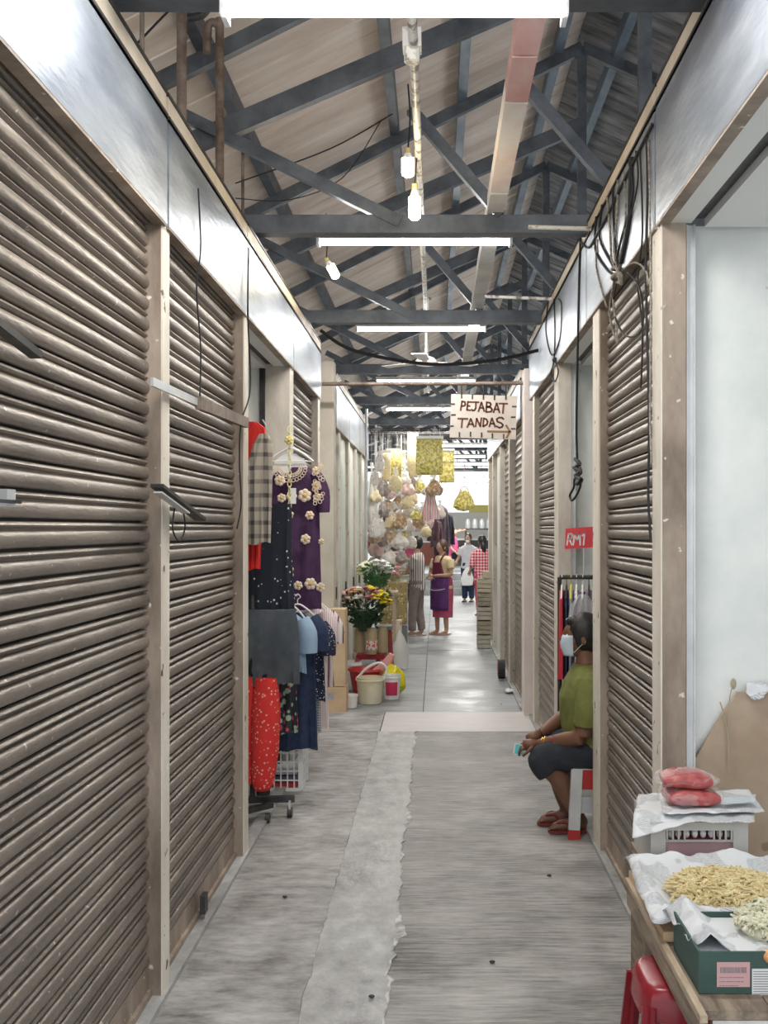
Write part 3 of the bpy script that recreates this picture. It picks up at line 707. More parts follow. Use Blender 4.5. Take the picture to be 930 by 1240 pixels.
def hanger(root, x, y, z, w_, m, yaw=0):
    R = Matrix.Rotation(yaw, 3, 'Z'); o = Vector((x, y, z))
    q = lambda a, c: o+R@Vector((a, 0, c))
    MB().tube([q(-w_, -.085), q(-w_*.5, -.03), q(0, .0), q(w_*.5, -.03), q(w_, -.085)], .006, 8, smooth=4).tube([q(-w_, -.085), q(w_, -.085)], .004, 6).tube([q(0,0), q(0,.03), q(.018,.045), q(0,.065), q(-.014,.05)], .003, 6, smooth=4).build('hanger', m, root, smooth=True)
navy = mat('navy_cloth', (.018,.03,.075), (.03,.05,.11), 20, .9)
blackc = mat('black_cloth', (.012,.014,.02), rough=.9)
G = 'clothes hung around the open stall on the left'
def gpx(name, label, cat, xl, xr, yt, yb, Y, **kw):
    a = P(xl, yt, Y); bq = P(xr, yb, Y); cx = (a.x+bq.x)/2; hw = (bq.x-a.x)/2
    t = thing(name, label, cat, (cx, Y, a.z), G)
    prof = [(p[0], p[1]*hw)+((p[2]*hw,) if len(p) > 2 else ()) for p in kw.pop('prof')]
    sl = kw.pop('sl', None)
    if sl: sl = [(s, [(x*hw, y, z) for x, y, z in pts], r) for s, pts, r in sl]
    hg = kw.pop('hg', None)
    garment(t, (cx, Y), a.z, a.z-bq.z, prof, sleeves=sl, **kw)
    if hg: hanger(t, cx, Y, a.z+.055, min(.19, hw*.8), hg)
    return t, cx, hw, a.z
# red top and checked jacket at the door frame
t, *_ = gpx('red_blouse', 'bright red top hung behind the checked jacket at the left post', 'clothing', 286, 326, 511, 690, 6.05, prof=[(0,.30),(.05,.62,.25),(.14,.8,.1),(.5,.6),(1,.55,-.1)], m=mat('red_cloth', (.78,.035,.025), (.66,.03,.03), 6, .85), th=.05, folds=4)
MB().tube([P(302,511,6.05), P(300,495,6.05), P(296,490,6.05)], .004, 6).build('hanger_hook', M['silver'], t)
t, *_ = gpx('checked_jacket', 'grey and beige checked jacket hung beside the left post', 'clothing', 299, 331, 526, 658, 5.9, prof=[(0,.35,.3),(.1,.75,.2),(.3,.95),(.6,.9),(1,.82)], m=pat('check_cloth', 'plaid', (.50,.45,.38), (.10,.09,.085), 4.2, .72), th=.10, folds=3, amp=.016)
MB().tube([P(322,530,5.9), P(322,515,5.9), P(318,508,5.9)], .004, 6).build('hanger_hook', M['silver'], t)
# navy printed top, grey skirt, red trousers below
gpx('printed_dress', 'black-navy top with small white print hung below the checked jacket', 'clothing', 292, 357, 610, 760, 6.35, prof=[(0,.6,.25),(.08,.8,.1),(.4,.88),(.8,.98),(1,1)], m=pat('print_cloth', 'dot', (.016,.022,.038), (.75,.78,.8), 26, .14), th=.09, folds=4, amp=.014)
gpx('grey_skirt', 'charcoal grey skirt hanging under the printed top', 'clothing', 290, 363, 738, 828, 6.3, prof=[(0,.85),(.15,.93),(.5,1),(1,1,.02)], m=mat('grey_wool', (.055,.065,.075), (.115,.13,.15), 4, .95), th=.13, folds=3, amp=.016)
t = thing('patterned_trousers', 'red patterned trousers with tied cuffs hanging below the grey skirt', 'clothing', P(318, 826, 6.25), G)
mred = pat('red_pattern', 'floral', (.72,.035,.03), (.80,.50,.40), 42, .22)
a = P(319, 820, 6.25)
b = MB().tube([a+Vector((.02,0,.0)), a+Vector((.015,.0,-.2)), a+Vector((.01,-.01,-.42)), a+Vector((-.002,-.01,-.60)), a+Vector((.0,-.01,-.655))], [.065,.085,.082,.066,.04], 16, smooth=6)
b.build('leg', mred, t, smooth=True)
MB().tube([a+Vector((-.10,.03,0)), a+Vector((-.10,.03,-.3)), a+Vector((-.095,.02,-.62))], [.05,.06,.045], 14, smooth=5).build('leg', mred, t, smooth=True)
MB().tube([a+Vector((.0,-.01,-.648)), a+Vector((.0,-.01,-.68))], .04, 12).build('cuff', blackc, t, smooth=True)
MB().tube([a+Vector((.02,0,.0)), a+Vector((-.08,.02,.03)), a+Vector((-.02,.02,.20))], .02, 8, smooth=3).build('waist', blackc, t, smooth=True)
# long purple dress with appliqué flowers
M['purple'] = mat('purple_velvet', (.050,.018,.062), (.085,.03,.10), 8, .8)
t, cx, hw, zt = gpx('long_dress', 'long dark purple dress with cream flower lace on a white hanger', 'dress', 334, 389, 566, 738, 7.16, prof=[(0,.45),(.06,.72),(.14,.88),(.3,.92),(.6,.95),(.9,1),(1,1)], m=M['purple'], th=.08, folds=2, amp=.010,
    sl=[(1, [(.72,0,-.04),(1.05,-.01,-.16),(1.12,-.015,-.30)], [.045,.05,.04]), (-1, [(.72,0,-.04),(1.05,0,-.16),(1.12,0,-.30)], [.045,.05,.04])])
M['petal'] = mat('cream_petal', (.78,.60,.44), (.88,.78,.66), 40, .8); M['petalin'] = mat('gold_petal', (.72,.48,.18), rough=.7)
def rosette(root, px, py, Y, r, m1, m2):
    c = P(px, py, Y); b = MB()
    for k in range(6):
        a = k*PI/3+px; b.cur = 0; b.ell(c+Vector((math.cos(a)*r*.6, 0, math.sin(a)*r*.6)), r*.45, .008, r*.45, 8, 5)
    b.cur = 1; b.ell(c-Vector((0,.005,0)), r*.38, .010, r*.38, 8, 5)
    b.build('flower', [m1, m2], root, smooth=True)
for px, py, r in ((339,582,.036),(353,601,.036),(369,600,.044),(383,588,.03),(341,603,.03),(384,602,.028),(375,624,.030),(370,653,.034),(361,709,.03),(376,707,.04),(388,711,.03),(389,656,.02),(345,622,.03),(383,570,.028)):
    rosette(t.children[0], px, py, 7.09, r, M['petal'], M['petalin'])
# lace: rings of white loops at the neck and sleeves
b = MB(); rl = random.Random(5)
for i in range(15):
    a = PI+PI*i/14; 
    for k in (0, 1):
        c = P(351+ (13+6*k)*math.cos(a), 566-(10+6*k)*math.sin(a), 7.10)
        b.tube([c+Vector((math.cos(q)*.012, 0, math.sin(q)*.012)) for q in [2*PI*j/8 for j in range(9)]], .0028, 4)
for i in range(26):
    c = P(386+rl.uniform(-6,6), 562+i*1.9, 7.08)
    b.tube([c+Vector((math.cos(q)*.012, 0, math.sin(q)*.012)) for q in [2*PI*j/8 for j in range(9)]], .0028, 4)
o_ = b.build('lace', M['petal'], t.children[0], smooth=True); o_['kind'] = 'stuff'
hanger(t, P(352,548,7.12).x, 7.12, P(352,543,7.12).z, .15, M['whitep'])
b = MB().poly([(-.12,-.10),(-.10,-.02),(-.04,.03),(.04,.03),(.10,-.02),(.12,-.10)], lambda u, v, d: P(351,560,7.13)+Vector((u, d, v+.03)), .012); b.build('shoulder_form', M['whitep'], t)
MB().box(P(352,0,7.05).x, P(358.5,0,7.05).x, 7.05, 7.053, P(0,610,7.05).z, P(0,591,7.05).z).build('tag', M['whitep'], t)
# chain of yellow plastic links with flowers
t = thing('plastic_chain', 'pale yellow plastic chain hanging in front of the purple dress', 'chain', P(350, 700, 6.98))
ym = mat('chain_yellow', (.78,.74,.38), rough=.4)
py = 520; k = 0
while py < 706:
    c = P(350.5, py, 6.98); R = Matrix.Rotation(PI/2*(k % 2)+.5, 3, 'Z')
    MB().tube([c+R@Vector((math.cos(q)*.013, 0, math.sin(q)*.021)) for q in [2*PI*j/10 for j in range(11)]], .0036, 5).build('link', ym, t, smooth=True)
    py += 6.6; k += 1
for py in (533, 623, 690, 697): rosette(t, 350, py, 6.965, .03, mat('chain_flower', (.8,.72,.3)), M['petalin'])
# rolling rack and the clothes on it
rk = thing('clothes_rack', 'black rolling clothes rack on the left with casters showing by the post', 'rack', (-.95, 7.0, 0))
fy0, fy1 = 6.15, 7.95
b = MB().tube([(-1.08, 6.32, .09), (-1.08, 6.32, 1.30), (-1.04, 7.15, 1.30), (-1.04, 7.15, .09)], .016, 8)
b.build('frame', M['dark'], rk, smooth=True)
for y in (6.32, 7.15):
    MB().bar((-1.30, y-.02, .105), (-.835 if y < 7 else -1.03, y+.02, .105), .04, .035).build('foot', M['dark'], rk)
for (x, y) in ((-.86, 6.32), (-1.27, 6.32), (-1.06, 7.15), (-1.27, 7.15)):
    MB().tube([(x-.014, y, .03), (x+.014, y, .03)], .03, 14).build('caster', M['dark'], rk, smooth=40)
    MB().bar((x, y, .03), (x, y, .10), .012, .04).build('caster_fork', M['silver'], rk)
MB().bar((-1.22, 6.05, .075), (-.96, 6.28, .085), .04, .03).build('foot', M['dark'], rk)
MB().tube([(-.985, 6.2, .03), (-.96, 6.2, .03)], .03, 14).build('caster', M['dark'], rk, smooth=40)
bag_c = [('hanging_shirt','light blue shirt with open sleeve behind the grey skirt','shirt',332,374,744,815,6.72, mat('lightblue_cloth', (.30,.44,.60), (.38,.52,.68), 8, .85), .06, True),
 ('floral_blouse','dark floral blouse hanging between the red trousers and navy dress','shirt',326,364,815,888,6.55, pat('floral_cloth','floral',(.03,.035,.045),(.62,.07,.13),24,.42,c3=(.35,.5,.35)), .07, False),
 ('navy_dress','plain navy blue dress hanging lowest over the white basket','dress',333,388,742,907,6.85, navy, .08, True),
 ('dotted_blouse','navy blouse with white polka dots just right of the navy dress','shirt',350,397,750,848,7.2, pat('polka','dot',(.02,.025,.06),(.8,.8,.82),62,.22), .06, True),
 ('striped_dress','navy and white striped long top behind the dotted blouse','shirt',352,391,770,885,7.3, pat('navy_stripe','stripe',(.02,.03,.07),(.8,.8,.82),28,.45,ax=2), .06, False),
 ('pink_striped_shirt','pink and white striped shirt at the far end of the left rack','shirt',352,401,735,880,7.45, pat('pink_stripe','stripe',(.70,.50,.52),(.86,.80,.78),22,.5,ax=0), .07, True),
 ('plum_shirt','pale shirt with plum streaks, last on the left rack','shirt',360,407,738,830,7.62, pat('plum_stripe','stripe',(.80,.74,.72),(.22,.06,.12),9,.75,ax=0), .06, True)]
for nm, lb, ct, xl, xr, yt, yb, Y, m, th, slv in bag_c:
    sl = [(1, [(.62,0,-.03),(.95,-.01,-.12),(1.0,-.015,-.24)], [.045,.06,.055]), (-1, [(.62,0,-.03),(.95,0,-.12),(1.0,0,-.24)], [.045,.06,.055])] if slv else None
    t, cx, hw, zt = gpx(nm, lb, ct, xl, xr, yt, yb, Y, prof=[(0,.28),(.05,.55),(.12,.74),(.4,.78),(.8,.86),(1,.9)], m=m, th=th, folds=3, amp=.012, seed=Y, sl=sl, hg=M['whitep'])
    if zt+.1 < 1.32:
        MB().tube([(cx, Y, zt+.11), (cx*.5-.52, Y, 1.29)], .003, 6).build('hook_string', M['silver'], t)
tag(MB().tube([P(352,700,6.6), P(355,740,6.6), P(359,775,6.6)], .012, 8, smooth=4).build('red_strap', mat('crimson_strap', (.45,.02,.08)), smooth=True), 'crimson strap hanging between the printed top and purple dress', 'strap')

# white lattice basket under the clothes
t = thing('lattice_basket', 'white plastic lattice basket on the floor under the navy dress', 'basket', (-.98, 7.0, 0))
x0, x1, y0, y1, z0, z1 = -1.22, -.875, 6.95, 7.22, .01, .30
b = MB()
for si, (xa, ya, xb_, yb_) in enumerate(((x0,y0,x1,y0),(x1,y0,x1,y1),(x0,y1,x1,y1),(x0,y0,x0,y1))):
    for z in (z0, z0+.06, z0+.12, z0+.18, z0+.24, z1): b.bar((xa,ya,z), (xb_,yb_,z), .010, .009 if z not in (z0, z1) else .022)
    for k in range(9):
        if si in (1, 3) and k in (0, 8): continue
        u = k/8; p = (xa+(xb_-xa)*u, ya+(yb_-ya)*u); wdt = .008 if k not in (0, 8) else .03
        b.bar((p[0],p[1],z0), (p[0],p[1],z1), wdt, wdt, (0,1,0))
b.build('lattice', M['whitem'], t)
MB().box(x0, x1, y0, y1, .002, .012).build('base', M['whitem'], t)
for i, (z, c) in enumerate(((.014,(.55,.05,.05)),(.055,(.12,.13,.16)),(.10,(.5,.5,.52)))):
    tag(MB().box(x0+.03, x1-.03, y0+.03, y1-.03, z, z+.035).build('folded_cloth', mat('folded%d' % i, c)), ['red folded cloth at the bottom of the white basket','dark folded cloth in the white basket','grey folded cloth on top in the white basket'][i], 'cloth', 'folded clothes in the basket')

# ============================================================ BUCKETS, BOXES, FLOWERS
def boxy(name, label, cat, a, c, m, grp=None):
    return tag(MB().box(a[0], c[0], a[1], c[1], a[2], c[2]).build(name, m), label, cat, grp)
t = thing('cardboard_box', 'tall brown cardboard box standing past the beige column', 'box', (-.92, 10.0, .25))
xx0, xx1 = P(392,0,9.95).x, P(418,0,9.95).x
MB().box(xx0, xx1, 9.95, 10.2, .235, .95).build('carton', M['card'], t); MB().box(xx0-.004, xx1+.004, 9.946, 9.949, .73, .745).build('flap_seam', M['wood'], t)
MB().box(xx0+.02, xx1-.01, 9.9475, 9.9495, .24, .95).build('front_panel', M['card'], t)
t = thing('cardboard_box', 'lower cardboard box under the tall one, with blue and white print', 'box', (-.92, 10.0, 0))
MB().box(xx0, xx1+.01, 9.93, 10.2, .0, .23).build('carton', M['card'], t)
b = MB()
for i in range(7): b.box(xx0+.01+i*.012, xx0+.018+i*.012, 9.926, 9.929, .13+.02*math.sin(i*2), .17+.02*math.sin(i*2.3))
b.build('print', mat('blue_print', (.2,.4,.7)), t)
def bucket(label, px, yb, w_px, h_px, m, lid=None, labelm=None, handle=False, rib=0):
    Y = F*EYE/(yb-VY); s = Y/F; x = (px-VX)*s; r = w_px*s/2; h = h_px*s; y = Y+r
    t = thing('bucket', label, 'bucket', (x, y, 0))
    prof = [(.01,.003),(r*.80,.0),(r*.84,.02),(r*.96,h*.86),(r*1.03,h*.87),(r*1.03,h*.91),(r*.98,h*.92),(r*1.0,h),(r*.94,h),(r*.78,.03),(.01,.028)]
    tubo = MB().lathe(prof, (x, y, 0), 28).build('tub', m, t, smooth=40)
    if labelm:
        o = MB()
        n = 8; vs = []
        for j in range(n+1):
            a = -PI/2-.75+1.5*j/n
            for z in (h*.18, h*.72): rr = r*(.85+.11*z/h)+.004; vs.append((x+rr*math.cos(a), y+rr*math.sin(a), z))
        o.add(vs, [(2*j, 2*j+2, 2*j+3, 2*j+1) for j in range(n)]).build('label_patch', labelm, tubo, smooth=True)
    if handle:
        MB().tube([(x-r, y, h*.9), (x-r*.2, y-.02, h*1.35), (x+r*.7, y-.02, h*1.55), (x+r*1.2, y, h*1.3), (x+r, y, h*.9)], .012, 8, smooth=6).build('rope_handle', M['whitep'], t, smooth=True)
    if lid: MB().lathe([(.01,h+.001),(r*1.05,h+.001),(r*1.05,h+.02),(.01,h+.022)], (x, y, 0), 24).build('lid', lid, t, smooth=40)
    return t
bucket('cream bucket with a raised rope handle, in front of the red tub', 447, 854, 34, 32, M['ivory'], handle=True)
bucket('small white bucket with a red label beside the yellow bag', 474, 848, 22, 30, M['whitep'], labelm=mat('label_red', (.55,.03,.10)))
bucket('tall white ribbed bucket behind the cardboard box', 427, 836, 22, 34, M['whitep'])
bucket('low white tub on the floor next to the cardboard box', 425, 858, 16, 16, M['whitep'])
# red tub with cloth
Y = 10.85
t = thing('red_tub', 'red plastic tub behind the cream bucket', 'tub', (P(442,0,Y).x, Y+.15, 0))
c = ORG[t.name]; MB().lathe([(.01,.01),(.13,.0),(.17,.24),(.19,.25),(.18,.27),(.16,.25),(.12,.02),(.01,.02)], c, 28).build('tub', M['red'], t, smooth=40)
MB().tube([c+Vector((.10,-.02,.22)), c+Vector((.20,-.05,.30)), c+Vector((.27,-.06,.42))], [.05,.06,.03], 10, smooth=3).build('bundle', mat('pinkish_wrap', (.75,.35,.33)), t, smooth=True)
# yellow plastic bag
c = P(477, 838, 10.9); c.z = 0; c.y = 10.9
b = MB()
b.ell((c.x, c.y, .15), .125, .11, .155, 24, 18)
b.v = [q+wob(q, 9, .03)+wob(q, 25, .012, 2) for q in b.v]
b.tube([(c.x-.06, c.y, .27), (c.x-.03, c.y, .31), (c.x+.02, c.y, .30)], [.03,.02,.01], 8)
for q in b.v: q.z = max(q.z, .002)
tag(b.build('plastic_bag', M['yellow'], smooth=True), 'bulging yellow plastic bag on the floor beside the white bucket', 'bag')
# red stool post + flower containers
def stool_at(cx, cy, h, r0, m, label, name='plastic_stool'):
    t = thing(name, label, 'stool', (cx, cy, 0))
    s = .75*r0
    MB().box(cx-s, cx+s, cy-s, cy+s, h-.02, h).box(cx-s-.006, cx+s+.006, cy-s-.006, cy+s+.006, h-.055, h-.019).build('seat', m, t)
    for a in (-1, 1):
        for bq in (-1, 1):
            MB().bar((cx+a*s*.93, cy+bq*s*.93, h-.05), (cx+a*r0, cy+bq*r0, 0), .05, .035, (0,1,0)).build('leg', m, t)
    MB().box(cx-s*.9, cx+s*.9, cy-s-.0, cy-s+.012, h*.5, h*.56).build('apron', m, t)
    return t
stool_at(P(450,0,11.6).x+.0, 11.58, .36, .20, M['dred'], 'dark red plastic stool carrying the flower jars')
jar_m = film('amber_jar', (.55,.45,.28), .75)
sz = .36
for i, (px, lab) in enumerate(((436,'left flower jar with a dark wrap on the red stool'),(450,'middle flower jar with a red and white label'),(463,'right flower jar filled with brown stems'))):
    Y = 11.45 if i == 1 else 11.6; x = P(px,0,Y).x
    t = thing('flower_jar', lab, 'jar', (x, Y, sz), 'flower jars on the red stool')
    gl = MB().lathe([(.01,.002),(.055,.002),(.06,.02),(.06,.23),(.05,.26),(.052,.28),(.046,.28),(.054,.22),(.054,.02),(.01,.012)], (x, Y, sz), 20).build('glass', jar_m, t, smooth=40)
    MB().lathe([(.01,.01),(.05,.012),(.05,.2),(.01,.2)], (x, Y, sz), 14).build('stems', [mat('dark_stems', (.12,.14,.06), (.35,.28,.12), 30), mat('stems_b', (.5,.42,.2), (.2,.2,.1), 30), mat('stems_c', (.3,.2,.1), (.15,.12,.06), 30)][i], t)
    if i == 1: MB().lathe([(.0605,.05),(.0625,.05),(.0625,.15),(.0605,.15)], (x, Y, sz), 20).build('paper_label', pat('jar_label', 'floral', (.7,.68,.62), (.65,.10,.06), 40, .4), gl, smooth=40)
def bouquet(cx, cy, z0, z1, r, colors, label, leafm, nl=260, nf=90, seed=1, fr=.028):
    rg = random.Random(seed); t = thing('bouquet', label, 'flowers', (cx, cy, z0))
    b = MB()
    for i in range(nl):
        a = rg.uniform(0, 2*PI); u = rg.random(); z = z0+(z1-z0)*(.1+.8*u); rr = r*(.45+.6*u)*math.sqrt(rg.random())
        c = Vector((cx+rr*math.cos(a), cy+rr*math.sin(a), z)); d = Vector((math.cos(a)*.5, math.sin(a)*.5, rg.uniform(-.2,.9))).normalized(); sd = d.cross(Vector((rg.uniform(-1,1), rg.uniform(-1,1), .3))).normalized()
        L_ = rg.uniform(.05, .09)
        b.add([c, c+d*L_*.5+sd*.016, c+d*L_, c+d*L_*.5-sd*.016, c+d*L_*.5+Vector((0,0,.006))], [(0,1,4),(1,2,4),(2,3,4),(3,0,4)])
    b.tube([(cx, cy, z0), (cx, cy, z0+(z1-z0)*.5)], [r*.2, r*.55], 12)
    o = b.build('foliage', leafm, t); o['kind'] = 'stuff'
    for ci, (nm, m, x0, x1) in enumerate(colors):
        b = MB()
        for i in range(nf//len(colors)):
            u = rg.uniform(x0, x1); th = rg.uniform(-.35, 1.0); 
            c = Vector((cx+r*u, cy-r*.9*math.cos(u*1.3)*rg.uniform(.2,1), z1-.10*r/.25*(u*u)+rg.uniform(-.09,.03)))
            for k in range(7):
                a = k*2*PI/7; q = c+Vector((math.cos(a)*fr*.6, math.sin(a)*fr*.6, 0)); b.ell(q, fr*.5, fr*.5, fr*.3, 6, 4)
            b.ell(c+Vector((0,0,fr*.2)), fr*.5, fr*.5, fr*.4, 6, 4)
        o = b.build(nm, m, t, smooth=True); o['kind'] = 'stuff'
    return t
fy = mat('petal_yellow', (.88,.72,.02)); fp = mat('petal_pink', (.72,.42,.40)); fw = mat('petal_white', (.88,.88,.85)); fo = mat('petal_orange', (.85,.5,.25)); fm = mat('petal_maroon', (.45,.18,.18))
leaf = mat('leaf_dark', (.02,.05,.025), (.05,.10,.045), 20, .6)
c = P(440, 740, 11.3)
bouquet(c.x+.0, 11.5, .60, 1.06, .28, [('pink_flowers', fp, -1.0, -.3), ('white_flowers', fw, -.6, .0), ('yellow_flowers', fy, .2, 1.0), ('orange_flowers', fo, -.55, -.05), ('maroon_flowers', fm, .0, .5)], 'big bouquet of pink, white and yellow chrysanthemums over the red stool', leaf, 500, 150, 2, .032)
c = P(456, 690, 13.2)
bouquet(c.x, 13.2, .95, 1.28, .22, [('white_lilies', fw, -.8, .9), ('cream_lilies', mat('petal_cream', (.85,.85,.55)), -1, -.4)], 'white lilies with deep green leaves behind the big bouquet', mat('leaf_green', (.05,.16,.06), (.10,.26,.09), 14, .5), 300, 36, 5, .05)
c = P(478, 685, 14.6)
bouquet(c.x-.02, 14.6, .985, 1.16, .15, [('pink_roses', mat('petal_rose', (.75,.33,.40)), -1, .6)], 'pale pink bunch in front of the man in the striped shirt', mat('leaf_pale', (.45,.5,.3), (.6,.6,.4), 20), 120, 46, 9, .03)
# small display tables
def table(cx, cy, w_, d, h, m, label, legm=None):
    t = thing('display_table', label, 'table', (cx, cy, 0))
    MB().box(cx-w_/2, cx+w_/2, cy-d/2, cy+d/2, h-.03, h).build('tabletop', m, t)
    for a in (-1, 1):
        for bq in (-1, 1): MB().box(cx+a*(w_/2-.04)-.02, cx+a*(w_/2-.04)+.02, cy+bq*(d/2-.04)-.02, cy+bq*(d/2-.04)+.02, 0, h-.03).build('leg', legm or m, t)
    return t
table(P(455,0,13.2).x, 13.2, .55, .5, .93, M['wood'], 'wooden stand carrying the white lilies')
table(P(479,0,14.8).x-.02, 14.8, .34, .7, .98, M['wood'], 'narrow wooden table with a patterned skirt by the striped shirt man')
xc = P(479,0,14.8).x-.02
tag(MB().box(xc-.18, xc+.18, 14.43, 14.45, .12, .97).box(xc+.17, xc+.18, 14.45, 15.1, .12, .97).build('table_skirt', pat('skirt_pat', 'floral', (.35,.27,.12), (.62,.52,.25), 26, .35, c3=(.15,.12,.08))), 'brown and gold patterned cloth hung round the narrow table', 'cloth')
c = P(483, 772, 13.4)
tag(boxy('carton_pack', 'beige carton with red print leaning by the narrow table', 'box', (P(474,0,13.3).x, 13.3, 0.0), (P(486,0,13.3).x, 13.5, .56), pat('pack', 'floral', (.72,.62,.5), (.65,.2,.1), 12, .3)), 'beige carton with red print standing by the narrow table', 'box')
b = MB(); c = P(484, 768, 13.0); b.lathe([(.02,.0),(.10,.01),(.12,.12),(.11,.26),(.06,.38),(.02,.45),(.005,.47)], (c.x, 13.0, 0), 20, 1, .6)
b.v = [q+wob(q, 8, .025) for q in b.v]
for q in b.v: q.z = max(q.z, .002)
tag(b.build('carrier_bag', M['milky'], smooth=True), 'pale translucent carrier bag on the floor beside the beige carton', 'bag')
boxy('dark_bin', 'dark bin at the foot of the narrow table', 'bin', (P(485,0,14.2).x, 14.2, 0), (P(493,0,14.2).x, 14.4, .42), M['grey'])
for px, yt, yb, Y in ((462,760,812,11.9),(469,765,806,12.1)):
    pass
t = thing('red_stool', 'red wooden stool frame with a grey top right of the flower jars', 'stool', P(466, 800, 12.0))
xc = P(466,0,12.0).x
for a in (-1, 1):
    for bq in (-1, 1): MB().bar((xc+a*.05, 12.0+bq*.10, .58), (xc+a*.085, 12.0+bq*.15, 0), .04, .04, (0,1,0)).build('leg', mat('red_wood', (.33,.05,.045)) if (a, bq) == (-1,-1) else bpy.data.materials['red_wood'], t)
MB().box(xc-.09, xc+.09, 11.85, 12.15, .58, .62).build('seat', M['grey'], t)

# stacked fruit crates, right
col = mat('crate_wood', (.42,.36,.26), (.60,.53,.41), 9, .8, bump=.2, stretch=(1,1,4), coord='Pos')
col3 = mat('crate_wood_grey', (.36,.33,.27), (.52,.48,.41), 9, .8, bump=.2, stretch=(1,1,4), coord='Pos')
col2 = mat('crate_wood_dark', (.24,.21,.16), (.42,.38,.30), 9, .8, bump=.2, stretch=(1,1,4), coord='Pos')
Yc = 15.2; x0, x1 = P(579,0,Yc).x, .775
zs = [0, .20, .40, .60, .79, 1.0]
names_ = ['bottom', 'second from the bottom', 'middle', 'second from the top', 'topmost']
for i in range(5):
    t = thing('crate', '%s crate of the stack by the far right shutters' % names_[i], 'crate', ((x0+x1)/2, Yc+.15, zs[i]), 'stack of crates on the right')
    m = col if i == 4 else (col3 if i in (0, 2) else col2)
    for k in range(3):
        z = zs[i]+.008+k*.062
        MB().box(x0, x1, Yc-.01, Yc, z, z+.05).build('slat', m, t)
        MB().box(x0-.01, x0, Yc, Yc+.32, z, z+.05).build('slat', m, t)
    MB().box(x0+.0, x1-.0, Yc+.003, Yc+.32, zs[i]+.002, zs[i+1]-.012).build('body', col2, t)
boxy('flat_box', 'small wooden box on top of the crate stack', 'box', (x0+.07, Yc+.03, 1.0), (x1-.02, Yc+.25, 1.09), col)
Yw = 12.3; c = Vector((.765, 12.0, .10))
t = thing('round_drum', 'dark red round drum lying against the right wall', 'drum', (.73, 12.05, 0))
MB().tube([(.70, 12.1, .115), (.775, 12.1, .115)], .11, 20).build('drum', M['dark'], t, smooth=40)
MB().tube([(.695, 12.1, .115), (.70, 12.1, .115)], .085, 20).build('end_cap', mat('drum_red', (.30,.05,.04)), t, smooth=40)
b = MB(); c = Vector((.76, 11.1, .02)); b.ell(c, .05, .06, .022, 12, 8); b.v = [q+wob(q, 30, .012) for q in b.v]
for q in b.v: q.z = max(q.z, .001)
tag(b.build('crumpled_paper', M['whitep'], smooth=True), 'crumpled white paper at the foot of the right wall', 'litter')
for i, (px, py) in enumerate(((607,853),(342,862),(345,1088),(665,1062),(450,1209),(596,1167))):
    Y = F*EYE/(py-VY)
    if i in (1,): continue
    b = MB(); b.ell((P(px,0,Y).x, Y, .008), .012, .009, .006, 6, 4)
    tag(b.build('litter', M['dark'] if i else M['whitep']), ['white scrap on the damp floor beyond the pale band','','dark speck of litter on the left of the passage floor','dark speck of litter in front of the seated woman','black speck of litter near the bottom of the pale strip','dark speck of litter right of the cracked strip'][i], 'litter')

# ============================================================ PEOPLE
def baked(name, mb, voxel, mats, parent, smooth_it=4, extra=None, ratio=None):
    me = mb.mesh('tmp', [], (0,0,0)); ob = bpy.data.objects.new('tmp', me); C.objects.link(ob)
    r = ob.modifiers.new('r', 'REMESH'); r.mode = 'VOXEL'; r.voxel_size = voxel; r.use_smooth_shade = True
    sm = ob.modifiers.new('s', 'SMOOTH'); sm.iterations = smooth_it; sm.factor = .5
    if ratio: d = ob.modifiers.new('d', 'DECIMATE'); d.ratio = ratio
    dg = bpy.context.evaluated_depsgraph_get(); dg.update()
    m2 = bpy.data.meshes.new_from_object(ob.evaluated_get(dg))
    bpy.data.objects.remove(ob); bpy.data.meshes.remove(me)
    o = ORG[parent.name]
    vs = [v.co.copy() for v in m2.vertices]; fs = [tuple(p.vertices) for p in m2.polygons]; bpy.data.meshes.remove(m2)
    b = MB(); b.add(vs, fs)
    if extra: b.add(extra.v, extra.f)
    ob = b.build(name, mats, parent, smooth=180)
    return ob
def head(b, c, R, s=1.0):
    c = Vector(c); n, m = 36, 28; rings = []
    for i in range(1, m):
        a = PI*i/m; ring = []
        for j in range(n):
            t = 2*PI*j/n; d = Vector((math.sin(a)*math.cos(t), math.sin(a)*math.sin(t), -math.cos(a)))
            x, y, z = d; px = x*.076; py = y*.096; pz = z*.118
            if z < 0: px *= 1-.30*(-z)**1.3; py *= 1-.10*(-z) if y > 0 else 1-.35*(-z)
            if y > 0:
                g = lambda x0, z0, sx, sz: math.exp(-((x-x0)/sx)**2-((z-z0)/sz)**2)
                py += .024*g(0,-.16,.13,.13)+.012*g(0,.02,.10,.14)+.006*g(0,.28,.5,.12)+.007*g(0,-.48,.25,.10)+.008*g(0,-.80,.35,.16)
                py -= .011*(g(.36,.10,.16,.13)+g(-.36,.10,.16,.13)); px += (.004 if x > 0 else -.004)*(g(.5,-.15,.2,.2)+g(-.5,-.15,.2,.2))
            ring.append(c+R@(Vector((px, py, pz))*s))
        rings.append(ring)
    b.loft(rings)
    for sg_ in (-1, 1): b.ell(c+R@Vector((sg_*.078*s, -.008*s, -.008*s)), .012*s, .020*s, .032*s, 8, 8, R)
